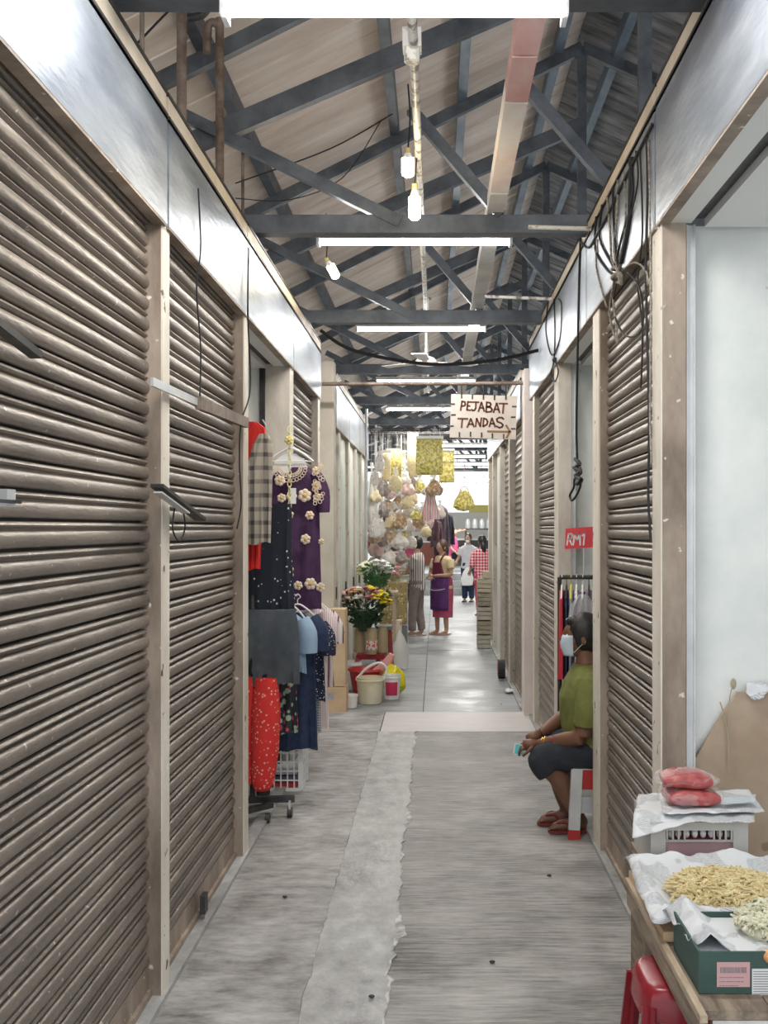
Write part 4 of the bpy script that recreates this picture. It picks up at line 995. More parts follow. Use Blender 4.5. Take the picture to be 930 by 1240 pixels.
def hair_cap(b, c, R, s=1.0, bun=True, long=0):
    c = Vector(c)
    b.ell(c+R@Vector((0,-.020,.022))*s, .087*s, .098*s, .112*s, 24, 18, R)
    if bun: b.ell(c+R@Vector((0,-.115,-.02))*s, .05*s, .045*s, .05*s, 14, 10, R)
    if long: b.tube([c+R@Vector((0,-.06,0))*s, c+R@Vector((0,-.085,-.12))*s, c+R@Vector((0,-.09,-.12-long))*s], [.075*s,.06*s,.03*s], 12)
    b.v = [q+wob(q, 30, .004) for q in b.v]
def eyes(t, c, R, s=1.0):
    for sg_ in (-1, 1):
        q = Vector(c)+R@Vector((sg_*.029*s, .079*s, .010*s))
        b = MB(); b.cur = 0; b.ell(q, .013*s, .008*s, .008*s, 10, 8, R); b.cur = 1; b.ell(q+R@Vector((0,.0055*s,0)), .006*s, .004*s, .006*s, 8, 6, R)
        b.build('eye', [M['whitep'], M['rope']], t, smooth=True)
def hand(b, wrist, d, up, s=1.0, curl=.5, side=1, spread=.2):
    """palm + four fingers + thumb.  d = direction of the hand, up = back of the hand normal"""
    w_ = Vector(wrist); d = Vector(d).normalized(); up = Vector(up); up = (up-d*up.dot(d)).normalized(); sd = d.cross(up)*side
    b.tube([w_, w_+d*.035*s, w_+d*.085*s], [.024*s, .034*s, .032*s], 10)
    for k, (L_, o) in enumerate(((.070,-.030),(.078,-.010),(.073,.010),(.058,.029))):
        p = w_+d*.075*s+sd*o*s; cdir = d; pts = [p]; seg = L_/3*s
        for j in range(3):
            a = curl*(j+.6); q = (d*math.cos(a)-up*math.sin(a)+sd*o*spread*8*(1-j*.3)).normalized(); pts.append(pts[-1]+q*seg)
        b.tube(pts, [.0095*s, .009*s, .0078*s, .0055*s], 8)
    p = w_+d*.03*s-sd*.026*s
    b.tube([p, p+(d*.6-sd*.8-up*.2)*.032*s, p+(d*1.2-sd*.9-up*.6)*.052*s], [.0125*s,.0105*s,.0075*s], 8)
skinD = mat('skin_dark', (.165,.075,.043), (.21,.10,.06), 12, .5, bump=.03); skinM = mat('skin_medium', (.42,.25,.17), (.48,.30,.21), 12, .55); hairM = mat('hair_black', (.010,.009,.010), (.02,.018,.018), 60, .45, bump=.4, stretch=(1,1,.15))
WY = 6.08
wt = thing('person', 'seated woman in olive green top, dark shorts and pale blue face mask, holding a phone', 'person', P(705, 1006, WY))
def Q(px, py, d=0): return P(px, py, WY)+Vector((0, d, 0))
# --- body
b = MB()
R0 = Matrix.Rotation(PI/2, 3, 'Z')      # faces -X
def ringx(c, rf, rs, n=20, tilt=0):
    return [c+Vector((math.cos(2*PI*j/n)*rf*math.cos(tilt), math.sin(2*PI*j/n)*rs, math.cos(2*PI*j/n)*rf*math.sin(tilt))) for j in range(n)]
tor = [(724,928,.115,.14),(724,912,.155,.185),(720,890,.150,.175),(714,864,.140,.165),(711,842,.135,.165),(712,824,.110,.175),(711,811,.075,.130),(709,802,.056,.062),(708,794,.050,.054),(707,785,.047,.050)]
b.loft([ringx(Q(x, y), a, c) for x, y, a, c in tor])
for d, kn, an, toe in ((-.11, (656,913), (699,990), (671,1019)), (.10, (661,910), (689,984), (663,1009))):
    k_ = Q(*kn, d*.85); a_ = Q(*an, d*.75); 
    a_.z = max(a_.z, .085)
    b.tube([Q(724,912,d*.8), Q(690,908,d*.9), k_, ], [.10,.095,.068], 16, smooth=4)
    b.tube([k_, k_+Vector((.0,0,-.02)), k_.lerp(a_, .35)+Vector((.022,0,0)), k_.lerp(a_, .75), a_], [.066,.064,.060,.043,.036], 14, smooth=4)
    tp = P(*toe, a_.y); tp.z = .045; tx = a_.x-.15
    b.tube([a_, a_+Vector((.012,0,-.035)), Vector((a_.x-.03, a_.y, .052)), Vector((a_.x-.09, a_.y, .042)), Vector((tx, a_.y-.004, .032))], [.037,.038,.036,.033,.022], 12, smooth=3)
    b.tube([a_+Vector((.0,0,-.02)), Vector((a_.x+.04, a_.y, .045))], [.03,.026], 10)
    for q in range(5):
        b.tube([Vector((tx+.012, a_.y-.028+q*.013, .032)), Vector((tx-.020+abs(q-1)*.005, a_.y-.033+q*.015, .028))], [.010,.0075], 6)
for d, el, wr_ in ((-.20, (699,884), (650,899)), (.18, (692,872), (655,890))):
    s_ = Q(712,820,d*.80); e_ = Q(*el, d*1.05); w2 = Q(*wr_, d*.22)
    b.tube([s_, s_.lerp(e_, .5)+Vector((.0,0,0)), e_], [.060,.055,.046], 14, smooth=4)
    b.tube([e_, e_.lerp(w2, .4), w2], [.046,.043,.025], 14, smooth=4)
hc = Q(703, 771)
ex = MB(); head(ex, hc, R0, 1.0)
hw1 = Q(650,899,-.044); hand(ex, hw1, (-1,.10,-.12), (.1,-.3,1), .95, .55, 1)
hw2 = Q(655,890,.04); hand(ex, hw2, (-1,-.35,-.45), (-.2,.3,1), .95, .7, -1)
body = baked('body', b, .009, skinD, wt, 3, ex)
# --- clothes
g = MB()
top = [(722,908,.178,.205),(718,890,.172,.195),(712,864,.160,.185),(709,842,.154,.183),(710,824,.128,.190),(710,811,.092,.150),(709,803,.068,.080)]
g.loft([ringx(Q(x, y), a, c) for x, y, a, c in top])
for d, el in ((-.20, (703,872)), (.18, (694,862))):
    g.tube([Q(711,820,d*.75), Q(706,845,d*.98), Q(*el, d*1.04)], [.070,.074,.070], 16, smooth=4)
g.v = [q+wob(q, 14, .006)+wob(q, 34, .003, 4) for q in g.v]
M['olive'] = mat('olive_cloth', (.135,.150,.035), (.21,.225,.065), 10, .85, bump=.25, bscale=16)
baked('blouse', g, .010, M['olive'], wt, 2)
g = MB()
g.loft([ringx(Q(x, y), a, c) for x, y, a, c in ((724,930,.15,.175),(724,912,.172,.20),(722,900,.172,.20))])
for d, kn in ((-.11, (656,913)), (.10, (661,910))):
    k_ = Q(*kn, d*.85)
    g.tube([Q(724,910,d*.8), Q(690,907,d*.9), k_+Vector((.01,0,0)), k_+Vector((-.002,0,-.03)), k_+Vector((.035,0,-.078))], [.115,.110,.082,.080,.078], 18, smooth=4)
g.v = [q+wob(q, 12, .005) for q in g.v]
baked('shorts', g, .010, mat('shorts_cloth', (.022,.026,.036), (.035,.040,.052), 12, .85), wt, 2)
h = MB(); hair_cap(h, hc, R0, 1.06); h.ell(hc+R0@Vector((0,.025,.085)), .060, .055, .040, 16, 12); h.ell(hc+R0@Vector((0,-.10,.03)), .07, .06, .075, 16, 12); hobj = h.build('hair', hairM, wt, smooth=180)
b = MB().tube([hc+Vector((.02,-.075,.06)), hc+Vector((.03,-.02,.108)), hc+Vector((.03,.05,.095))], .010, 8, smooth=4); b.build('hair_band', mat('band_grey', (.25,.28,.33)), hobj, smooth=True)
eyes(wt, hc, R0)
# mask: folded shell over nose, mouth and chin
mk = MB(); rings = []
for i in range(9):
    v = i/8; z = .012-.118*v; bul = .016*math.sin(PI*min(1, v*1.1))+ .010
    ring = []
    for j in range(13):
        u = -1+2*j/12; wd = .066*(1-.22*v)
        y = .082*math.sqrt(max(0, 1-(u*.86)**2))+bul*(1-abs(u))**.6+.010+(.002 if i % 2 else 0)-(.006*v)
        ring.append(hc+R0@Vector((u*wd, y, z)))
    rings.append(ring)
o_in = [[q+R0@Vector((0,-.003,0)) for q in r] for r in rings]
vs = [q for r in rings for q in r]; n = 13
mk.add(vs, [(i*n+j, i*n+j+1, (i+1)*n+j+1, (i+1)*n+j) for i in range(8) for j in range(12)])
mm = mk.build('face_mask', mat('mask_blue', (.55,.68,.78), (.66,.76,.83), 8, .8), wt, smooth=60)
sol = mm.modifiers.new('s', 'SOLIDIFY'); sol.thickness = .002
for sg_ in (-1, 1):
    MB().tube([hc+R0@Vector((sg_*.064,.045,.008)), hc+R0@Vector((sg_*.078,.01,.02)), hc+R0@Vector((sg_*.088,-.018,.005))], .0016, 6, smooth=4).tube([hc+R0@Vector((sg_*.052,.045,-.085)), hc+R0@Vector((sg_*.074,.01,-.045)), hc+R0@Vector((sg_*.088,-.015,-.02))], .0016, 6, smooth=4).build('ear_loop', M['whitep'], mm, smooth=True)
MB().ell(hc+R0@Vector((.090,-.004,-.042)), .007, .007, .010, 8, 6).build('earring', mat('gold', (.85,.60,.18), rough=.25, metal=.9), wt, smooth=True)
gold = bpy.data.materials['gold']
for tpos, rr, m in ((.16,.031,gold),(.22,.033,gold),(.40,.036,mat('thread_red', (.3,.03,.03)))):
    e_ = Q(699,884,-.21); w2 = hw1; c = w2.lerp(e_, tpos); ax_ = (e_-w2).normalized(); u = ax_.orthogonal().normalized(); v = ax_.cross(u)
    MB().tube([c+(u*math.cos(a)+v*math.sin(a))*rr for a in [2*PI*k/16 for k in range(17)]], .0035, 6).build('bangle', m, wt, smooth=True)
# flip-flops
sand = mat('sandal_maroon', (.20,.03,.03), rough=.6)
for d, an in ((-.11,(699,990)),(.10,(689,984))):
    a_ = Q(*an, d*.75); x0 = a_.x+.075; x1 = a_.x-.175; y = a_.y
    b = MB(); pts = [(x0-.01,-.025),(x0,0),(x0-.01,.025),(a_.x-.02,.030),(x1+.05,.044),(x1+.01,.034),(x1,0),(x1+.012,-.036),(x1+.05,-.044),(a_.x-.02,-.030)]
    b.poly([(px, py) for px, py in pts], lambda u, v, dd: Vector((u, y+v, .004+dd)), .016)
    so_ = b.build('sandal', sand, wt)
    MB().tube([(a_.x-.03, y-.036, .02), (a_.x-.08, y-.032, .068), (a_.x-.125, y-.008, .055), (a_.x-.08, y+.03, .068), (a_.x-.03, y+.036, .02)], .008, 8, smooth=4).build('strap', sand, so_, smooth=True)
ph = thing('mobile_phone', 'small phone with a cyan screen held in the hands of the seated woman', 'phone', Q(626, 906))
c = Q(627, 906, -.035)
MB().bar(c+Vector((.03,.015,-.008)), c+Vector((-.022,-.012,.008)), .012, .060, (0,0,1)).build('case', M['whitep'], ph)
MB().bar(c+Vector((.025,.007,-.006)), c+Vector((-.019,-.018,.007)), .005, .050, (0,0,1)).build('screen', mat('phone_screen', (.12,.50,.52), emit=.25), ph)
# plastic stool under her: grey frame, red inner
st_ = thing('plastic_chair', 'grey and red plastic stool the woman in the olive top sits on', 'stool', (.93, 6.08, 0))
sx0, sx1, sy0, sy1, sh = .755, 1.09, 5.90, 6.24, .395
MB().box(sx0, sx1, sy0, sy1, sh-.022, sh).build('seat', M['silver'], st_)
for (xa, ya, xb_, yb_) in ((sx0+.02,sy0+.015,sx0-.0,sy0-.02),(sx1-.03,sy0+.02,sx1+.005,sy0-.01),(sx0+.03,sy1-.02,sx0+.0,sy1+.01),(sx1-.03,sy1-.02,sx1+.005,sy1+.01)):
    lg = MB().bar((xa, ya, sh-.02), (xb_, yb_, .05), .062, .035, (0,1,0)).build('leg', M['silver'], st_)
    MB().bar((xb_, yb_, .05), (xb_, yb_, .0), .064, .038, (0,1,0)).build('foot_tip', M['red'], lg)
MB().box(sx0+.03, sx1-.02, sy0+.0, sy0+.018, sh-.13, sh-.022).build('apron', M['red'], st_)
MB().box(sx0+.03, sx1-.02, sy0+.0, sy0+.02, sh-.26, sh-.17).build('cross_rail', M['silver'], st_)

# --- standing people, built facing +Y in their own frame
def stander(label, px, feet_y, Hh, yaw, skin, shirt, trousers, opt):
    Y = F*EYE/(feet_y-VY) if not opt.get('Y') else opt['Y']; zb = opt.get('z', 0)
    base = Vector(((px-VX)/F*Y, Y, zb)); t = thing('person', label, 'person', base)
    R = Matrix.Rotation(yaw, 3, 'Z'); k = Hh/1.6; wd = opt.get('wide', 1)
    q = lambda x, y, z: base+R@Vector((x*k, y*k, z*k))
    def ring(z, rx, ry, cy=0): return [q(math.cos(2*PI*j/18)*rx*wd, cy+math.sin(2*PI*j/18)*ry, z) for j in range(18)]
    sit = opt.get('sit')
    b = MB()
    tor = [(.76,.13,.10),(.86,.165,.115),(.98,.145,.105),(1.10,.15,.11),(1.22,.165,.105),(1.31,.15,.085),(1.36,.06,.055),(1.43,.046,.048)]
    b.loft([ring(*r_) for r_ in tor])
    legs = opt.get('legs', ((-.085,0,0),(.085,0,0)))
    for (lx, ly, bend) in legs:
        if sit: pts = [q(lx,0,.82), q(lx*1.2,.42,.84), q(lx*1.2,.42,.42)]
        else: pts = [q(lx,0,.80), q(lx,.02+ly*.5,.44), q(lx,ly,.07)]
        b.tube(pts, [.085*k*wd,.055*k,.036*k], 12, smooth=4)
        f = pts[-1]; b.tube([f, f+R@Vector((0,.03,-.035))*k, f+R@Vector((0,.13,-.048))*k, f+R@Vector((0,.17,-.05))*k], [.038*k,.036*k,.028*k,.018*k], 10)
    ex = MB()
    for sx, (el, wr2) in zip((-1, 1), opt.get('arms', (((.22,.0,1.03),(.20,.16,.90)), ((.22,.0,1.03),(.20,.16,.90))))):
        s_ = q(sx*.165*wd,0,1.29); e_ = q(sx*el[0]*wd, el[1], el[2]); w2 = q(sx*wr2[0], wr2[1], wr2[2])
        b.tube([s_, s_.lerp(e_,.5), e_], [.052*k,.046*k,.038*k], 10, smooth=3); b.tube([e_, e_.lerp(w2,.4), w2], [.038*k,.036*k,.024*k], 10, smooth=3)
        hand(ex, w2, w2-e_, (0,0,1), k*.95, .5, sx)
    hd = opt.get('head', (0,.02,1.49)); Rh = Matrix.Rotation(yaw+opt.get('turn', 0), 3, 'Z'); hp = q(*hd); head(ex, hp, Rh, k*.98)
    baked('body', b, .016, skin, t, 2, ex)
    g = MB(); sl = opt.get('sleeve', .55)
    g.loft([ring(z, rx+.018, ry+.018) for z, rx, ry in ([(opt.get('hem', .78),.165,.12)]+tor[2:6]+[(1.35,.075,.068)])])
    for sx, (el, wr2) in zip((-1, 1), opt.get('arms', (((.22,.0,1.03),(.20,.16,.90)), ((.22,.0,1.03),(.20,.16,.90))))):
        s_ = q(sx*.160*wd,0,1.28); e_ = q(sx*el[0]*wd, el[1], el[2]); g.tube([s_, s_.lerp(e_, sl*.6), s_.lerp(e_, sl*1.25)], [.068*k,.066*k,.062*k], 12)
    g.v = [v+wob(v, 10, .008) for v in g.v]
    baked('shirt', g, .016, shirt, t, 2)
    if trousers:
        g = MB(); g.loft([ring(z, rx+.012, ry+.012) for z, rx, ry in ((.74,.14,.11),(.86,.165,.115),(.95,.15,.11))])
        for (lx, ly, bend) in legs:
            if sit: g.tube([q(lx,0,.82), q(lx*1.2,.42,.84), q(lx*1.2,.42,.5)], [.11*k,.08*k,.06*k], 12, smooth=3)
            else: g.tube([q(lx,0,.80), q(lx,.02+ly*.5,.44), q(lx,ly,opt.get('cuff',.09))], [.105*k,.078*k,.064*k], 12, smooth=4)
        g.v = [v+wob(v, 12, .008) for v in g.v]
        baked('trousers', g, .016, trousers, t, 2)
    if opt.get('hairm', 1):
        h = MB(); hair_cap(h, hp, Rh, k*1.02, opt.get('bun', False), opt.get('long', 0)); h.build('hair', opt.get('hair', hairM), t, smooth=180)
    eyes(t, hp, Rh, k)
    if not sit:
        for (lx, ly, bend) in legs:
            f = q(lx, ly+.05, .012); b = MB(); b.poly([(-.045,-.12),(-.045,.1),(-.02,.13),(.02,.13),(.045,.1),(.045,-.12)], lambda u, v, dd: f+R@Vector((u*k, v*k, -.011*k+dd)), .018)
            b.build('sandal' if opt.get('sandal') else 'shoe', opt.get('shoe', M['dark']), t)
    return t, q, ring, k, hp, Rh
# woman in purple apron
brownhair = mat('hair_brown', (.05,.025,.02), (.10,.05,.035), 50, .5)
pink = mat('skirt_magenta', (.42,.06,.13), (.50,.09,.17), 8, .85)
t, q, ring, k, hp, Rh = stander('woman in tan top and long magenta skirt under a purple apron, standing in the passage', 536, 768, 1.50, 2.30, skinM, mat('tan_top', (.62,.50,.30), (.70,.58,.38), 8, .85), None,
    dict(wide=1.22, arms=(((.22,.05,1.02),(.03,.24,1.01)),((.22,.05,1.02),(.05,.24,.99))), turn=-.1+.0, hair=brownhair, sandal=1, shoe=mat('sandal_pink', (.60,.32,.27)), legs=((-.10,0,0),(.10,.03,0)), sleeve=.5))
g = MB(); g.loft([[v for v in ring(z, rx, ry)] for z, rx, ry in ((.30,.165,.15),(.5,.17,.15),(.75,.18,.15),(.9,.175,.135),(1.0,.155,.12))]); g.v = [v+wob(v, 9, .012) for v in g.v]
g.build('skirt', pink, t, smooth=60)
ap = mat('apron_purple', (.10,.03,.16), (.16,.05,.22), 8, .8); ap2 = mat('apron_maroon', (.14,.02,.05), rough=.8)
def front_patch(z0, z1, w0, w1, m, nm, off=.02):
    b = MB(); vs = []
    N_ = 8
    for i in range(N_+1):
        u = i/N_; z = z0+(z1-z0)*u; hw_ = w0+(w1-w0)*u
        for j in range(N_+1):
            a = PI/2+(-1+2*j/N_)*hw_; rx, ry = .20*1.22, .155
            if z > 1.0: rx, ry = .19*1.22, .145
            vs.append(q(math.cos(a)*rx, math.sin(a)*(ry+off), z))
    n_ = N_+1; b.add(vs, [(i*n_+j, i*n_+j+1, (i+1)*n_+j+1, (i+1)*n_+j) for i in range(N_) for j in range(N_)])
    o = b.build(nm, m, t, smooth=True); s_ = o.modifiers.new('s', 'SOLIDIFY'); s_.thickness = .008; return o
front_patch(.42, 1.02, 1.15, 1.15, ap, 'apron'); front_patch(1.0, 1.24, .75, .45, ap2, 'apron_bib', .0)
front_patch(.45, .80, .9, .95, ap, 'apron_pocket', .035)
b = MB()
b.tube([q(math.cos(PI/2+u)*.25, math.sin(PI/2+u)*.20, .80-.04*math.cos(u*1.5)) for u in [-.9+.18*i for i in range(11)]], .006, 6); b.build('apron_trim', M['whitep'], t, smooth=True)
for sx in (-1, 1): MB().tube([q(sx*.08,.15,1.22), q(sx*.10,.09,1.34), q(sx*.09,.0,1.385), q(sx*.05,-.10,1.30)], .012, 8, smooth=3).build('apron_strap', ap2, t, smooth=True)
# man in striped shirt
stander('man in striped short-sleeved shirt and taupe trousers beside the hanging bags', 505, 770, 1.56, 1.35, skinM, pat('shirt_stripe', 'stripe', (.66,.62,.60), (.07,.05,.05), 9, .62, ax=0), mat('taupe_cloth', (.20,.16,.15), (.28,.23,.21), 10, .9),
    dict(hem=.74, arms=(((.19,.12,1.03),(.16,.36,1.04)),((.20,.10,1.02),(.12,.33,1.03))), legs=((-.09,.06,0),(.09,-.06,0)), shoe=mat('shoe_beige', (.5,.42,.36)), turn=.2))
# man in grey tee
t, q, ring, k, hp, Rh = stander('man in pale grey T-shirt with a face mask walking with a white bag', 567, 724, 1.56, PI-.25, skinM, mat('grey_tee', (.58,.56,.60), (.66,.64,.68), 6, .85), navy,
    dict(arms=(((.24,.0,1.03),(.22,.10,.82)),((.24,.0,1.03),(.26,.16,.95))), Y=25.0, head=(0,.02,1.50), cuff=.08))
MB().ell(hp+Rh@Vector((0,.068,-.055)), .045, .03, .038, 12, 8).build('face_mask', M['whitep'], t, smooth=True)
Y = 24.8; c = P(566, 690, Y); b = MB().lathe([(.01,-.38),(.13,-.36),(.15,-.2),(.10,-.05),(.03,.06)], c, 14, 1, .5); b.v = [v+wob(v, 9, .02) for v in b.v]
tag(b.build('carrier_bag', M['whitep'], smooth=True), 'white carrier bag held by the man in the grey T-shirt', 'bag')
# person in red plaid
stander('person in red and white checked shirt and red trousers at the right of the passage', 584, 745, 1.55, .35, skinM, pat('red_plaid', 'plaid', (.50,.02,.06), (.80,.72,.72), 5.5, .70), mat('red_trousers', (.40,.03,.07), (.55,.10,.14), 30, .85),
    dict(hem=.70, sleeve=.95, Y=21.0, legs=((-.08,-.05,0),(.08,.12,0)), long=.15))
# raised floor at the far end, reached by steps
rf = struct(MB().box(-6, 7, 27.9, 40, -.02, .53).build('floor_upper', M['floorW'], org=(0,0,0)))
stp = struct(MB().box(-.6, 2.6, 27.32, 27.9, -.02, .18).build('steps', mat('step_concrete', (.28,.29,.29), (.42,.43,.43), 4, .6, coord='Pos')))
MB().box(-.6, 2.6, 27.52, 27.9, .185, .355).build('step', bpy.data.materials['step_concrete'], stp); MB().box(-.6, 2.6, 27.72, 27.9, .36, .53).build('step', bpy.data.materials['step_concrete'], stp)
stander('seated woman in bright pink top beyond the steps', 549, 0, 1.52, -1.9, skinM, mat('pink_top', (.62,.08,.25), (.70,.12,.32), 6, .8), blackc, dict(Y=29.3, z=.18, sit=1, bun=True, turn=-.4))
ct = thing('plastic_chair', 'white plastic chair behind the steps under the woman in pink', 'chair', (P(552,0,29.5).x, 29.5, .53))
cx = P(553,0,29.5).x
MB().box(cx-.25, cx+.25, 29.25, 29.75, .90, .94).build('seat', M['whitep'], ct)
for a in (-1, 1):
    for bq in (-1, 1): MB().box(cx+a*.22-.03, cx+a*.22+.03, 29.5+bq*.21-.03, 29.5+bq*.21+.03, .53, .9).build('leg', M['whitep'], ct)
MB().box(cx+.22, cx+.26, 29.25, 29.75, .94, 1.30).build('backrest', M['whitep'], ct)
stander('dark clothed person bending at the counter beyond the steps', 541, 0, 1.55, -1.2, skinM, mat('dark_mauve', (.07,.05,.07), (.12,.09,.11), 6, .85), blackc, dict(Y=31.5, z=.53, arms=(((.22,.2,1.1),(.2,.45,1.15)),((.22,.2,1.1),(.2,.45,1.15)))))
stander('second dark clothed person farther back beyond the steps', 532, 0, 1.62, 2.6, skinM, mat('dark_plum', (.10,.05,.07), (.16,.09,.10), 6, .85), blackc, dict(Y=33.0, z=.53))

# ============================================================ SNACK STALL
fr = thing('bag_rack', 'steel pipe frame over the left stall from which the snack bags hang', 'frame', (-.6, 15.5, 0))
for (x, y) in ((-.93,14.35),(-.93,16.6)):
    MB().tube([(x, y, 0), (x, y, 3.30)], .018, 8).build('post', M['silver'], fr, smooth=True)
BZ = 3.05
ROWS = [14.45+.2*i for i in range(11)]
for y in ROWS: MB().tube([(-.93, y, BZ), (.32, y, BZ)], .006, 6).build('bar', M['dark'], fr)
for x in (-.93, -.3, .3): MB().tube([(x, 14.4, BZ+.03), (x, 16.65, BZ+.03)], .010, 6).build('bar', M['dark'], fr)
crisp = mat('crisp_yellow', (.42,.34,.08), (.82,.72,.22), 30, .5, bump=1, bscale=34, lo=.42, hi=.56, spots=((.90,.86,.62), 34, .60))
crispb = mat('crisp_pale', (.80,.66,.36), (.90,.80,.58), 22, .6, bump=.8, bscale=30, spots=((.5,.36,.14), 26, .63))
snackb = mat('snack_brown', (.36,.20,.10), (.62,.45,.28), 24, .6, bump=.8, bscale=30, spots=((.85,.78,.7), 22, .6))
snackw = mat('snack_white', (.78,.72,.66), (.86,.84,.82), 18, .6, bump=.6, bscale=30, spots=((.55,.42,.34), 24, .62))
snackp = mat('snack_pink', (.72,.42,.44), (.85,.72,.70), 20, .6, bump=.6, bscale=30)
snackg = mat('snack_grey', (.20,.17,.16), (.45,.40,.38), 22, .6, bump=.6, bscale=30)
def tbag(px, y0, y1, wpx, Y, m, label, square=False, rs=1):
    s = Y/F; a = P(px, y0, Y); z1 = a.z; z0 = P(px, y1, Y).z; r = wpx*s/2; h = z1-z0
    t = thing('snack_bag', label, 'bag', (a.x, Y, z0), 'snack bags hanging over the left stall')
    if square:
        b = MB(); b.loft([[Vector((a.x+sx*r*w_, Y+sy*.045*d_, z0+h*u)) for sx, sy in ((-1,-1),(0,-1.4),(1,-1),(1,1),(0,1.4),(-1,1))] for u, w_, d_ in ((0,.9,.6),(.06,1,1.3),(.5,1.02,1.5),(.93,.98,1.2),(1,.96,.2))])
        b.build('contents', m, t, smooth=60)
        MB().box(a.x-r*1.05, a.x+r*1.05, Y-.015, Y+.015, z1-.01, z1+.035).build('seal', M['whitep'], t)
        strs = (-.85, .85)
    else:
        b = MB(); b.lathe([(.01,0),(r*.5,h*.01),(r*.86,h*.08),(r*.97,h*.18),(r*.98,h*.28),(r*.85,h*.42),(r*.6,h*.56),(r*.34,h*.68),(r*.15,h*.76),(.01,h*.77)], (a.x, Y, z0), 20, 1, .7)
        b.v = [q_+wob(q_, 1.7/r, r*.30, px)+wob(q_, 5/r, r*.13, px+1) for q_ in b.v]; b.build('contents', m, t, smooth=True)
        b = MB(); b.lathe([(r*.3,h*.66),(r*.36,h*.74),(r*.14,h*.84),(r*.30,h*.93),(r*.42,h)], (a.x, Y, z0), 14, 1, .6)
        b.v = [q_+wob(q_, 30, r*.14, px) for q_ in b.v]; b.build('gathered_top', M['milky'], t, smooth=True)
        strs = (0,)
    b = MB()
    for u in strs: b.tube([(a.x+r*u, Y, z1), (a.x+r*u*.9, Y, max(BZ, z1+.02))], .0022, 4)
    b.build('string', M['whitep'], t)
bars = [14.6, 15.0, 15.4, 15.8, 16.2]
bl = [(520,531,575,28,15.0,crisp,'big square bag of yellow strips at the centre of the bag stall',1),(500,527,578,11,14.6,crispb,'tall pale cream bag left of the big yellow square bag',1),
 (541,546,585,16,15.4,crisp,'square yellow bag just right of the big yellow one',1),(477,546,583,16,15.0,crisp,'yellow bag left of the pale cream bag, high up',1),(487,548,583,8,15.8,crispb,'narrow ochre bag high in the middle of the row',1),
 (468,548,582,9,14.6,crispb,'leftmost square bag of the high yellow row',1),
 (463,570,602,18,14.6,snackg,'white-topped bag of dark snacks at the left, second row',0),(479,566,595,16,15.0,crispb,'white-topped bag of golden snacks, second row',0),(508,575,598,13,14.6,crisp,'small bag of yellow green snacks under the big square bag',0),
 (525,575,600,18,15.0,snackb,'brown snack bag under the big square bag, right side',0),(498,585,612,14,15.4,crispb,'pale snack bag in the middle, third row',0),
 (469,598,622,18,15.0,snackb,'brown snack bag at the left, third row',0),(482,596,616,14,14.6,snackb,'brown chip bag second from the left, third row',0),
 (474,614,642,18,14.6,crispb,'golden snack bag at the left, fourth row',0),(484,612,640,16,15.0,snackb,'reddish brown bag at the left, fourth row',0),(493,620,645,16,15.4,snackw,'white snack bag, fourth row middle',0),
 (504,612,630,13,14.6,crisp,'yellow snack bag left of the pink garment',0),(516,632,650,12,15.0,crispb,'orange pale bag below the pink garment',0),
 (457,616,652,16,14.6,snackw,'white bag at the far left, lower rows',0),(456,648,674,18,14.6,snackp,'mauve snack bag at the far left, second lowest',0),(455,668,690,20,14.6,snackg,'grey snack bag at the far left, lowest',0),
 (471,660,684,18,15.0,snackw,'pale lilac bag beside the lowest grey bag',0),(470,636,662,14,15.4,snackb,'brown bag low on the left behind the mauve one',0),(484,640,664,20,14.6,snackw,'cream cracker bag in the middle low row',0),(497,642,664,16,15.0,snackw,'white cracker bag right of the cream one, low row',0),
 (486,662,682,14,15.4,snackg,'dark bag low in the middle behind the flowers',0),
 (450,560,640,10,14.6,snackw,'long white plastic bag along the left stall post',0),(460,540,570,10,15.0,snackw,'thin clear bag at the top left of the bag stall',0),
 (533,606,628,12,15.8,snackw,'clear plastic bag right of the pink garment',0),(520,606,640,10,16.2,snackp,'pale pink bag behind the pink garment',0)]
for i, (px, y0, y1, wp, Y, m, lb, sq) in enumerate(bl):
    Y = ROWS[0] if i == 0 else ROWS[1+(i*4) % 9]
    tbag(px, y0, y1, wp*1.15, Y, m, lb, bool(sq))
rg_ = random.Random(12); fill = [crispb, snackb, snackw, snackw, snackg, snackw, crisp, M['whitep'], snackp]
cn = {'crisp_pale':'pale cream','snack_brown':'brown','snack_white':'whitish','snack_grey':'grey','crisp_yellow':'yellow','white_plastic':'plain white','snack_pink':'pink'}
sm_ = [(rg_.uniform(452, 512), rg_.uniform(560, 660), rg_.uniform(18, 28), rg_.uniform(12, 18), rg_.choice(fill)) for i in range(34)]
on = ['first','second','third','fourth','fifth','sixth','seventh','eighth','ninth','tenth','eleventh','twelfth','thirteenth','fourteenth','fifteenth','sixteenth']
for tier, lo_, hi_ in (('upper',0,593),('middle',593,627),('lower',627,999)):
    for kk, (px, y0, hh, wp, m) in enumerate(sorted([q_ for q_ in sm_ if lo_ <= q_[1] < hi_ and not (q_[0] > 494 and q_[1] > 618)], key=lambda q_: q_[0])):
        tbag(px, y0, y0+hh, wp, ROWS[3+(kk*3) % 8], m, 'small %s snack bag, %s from the left of the %s small bags' % (cn[m.name], on[kk], tier))
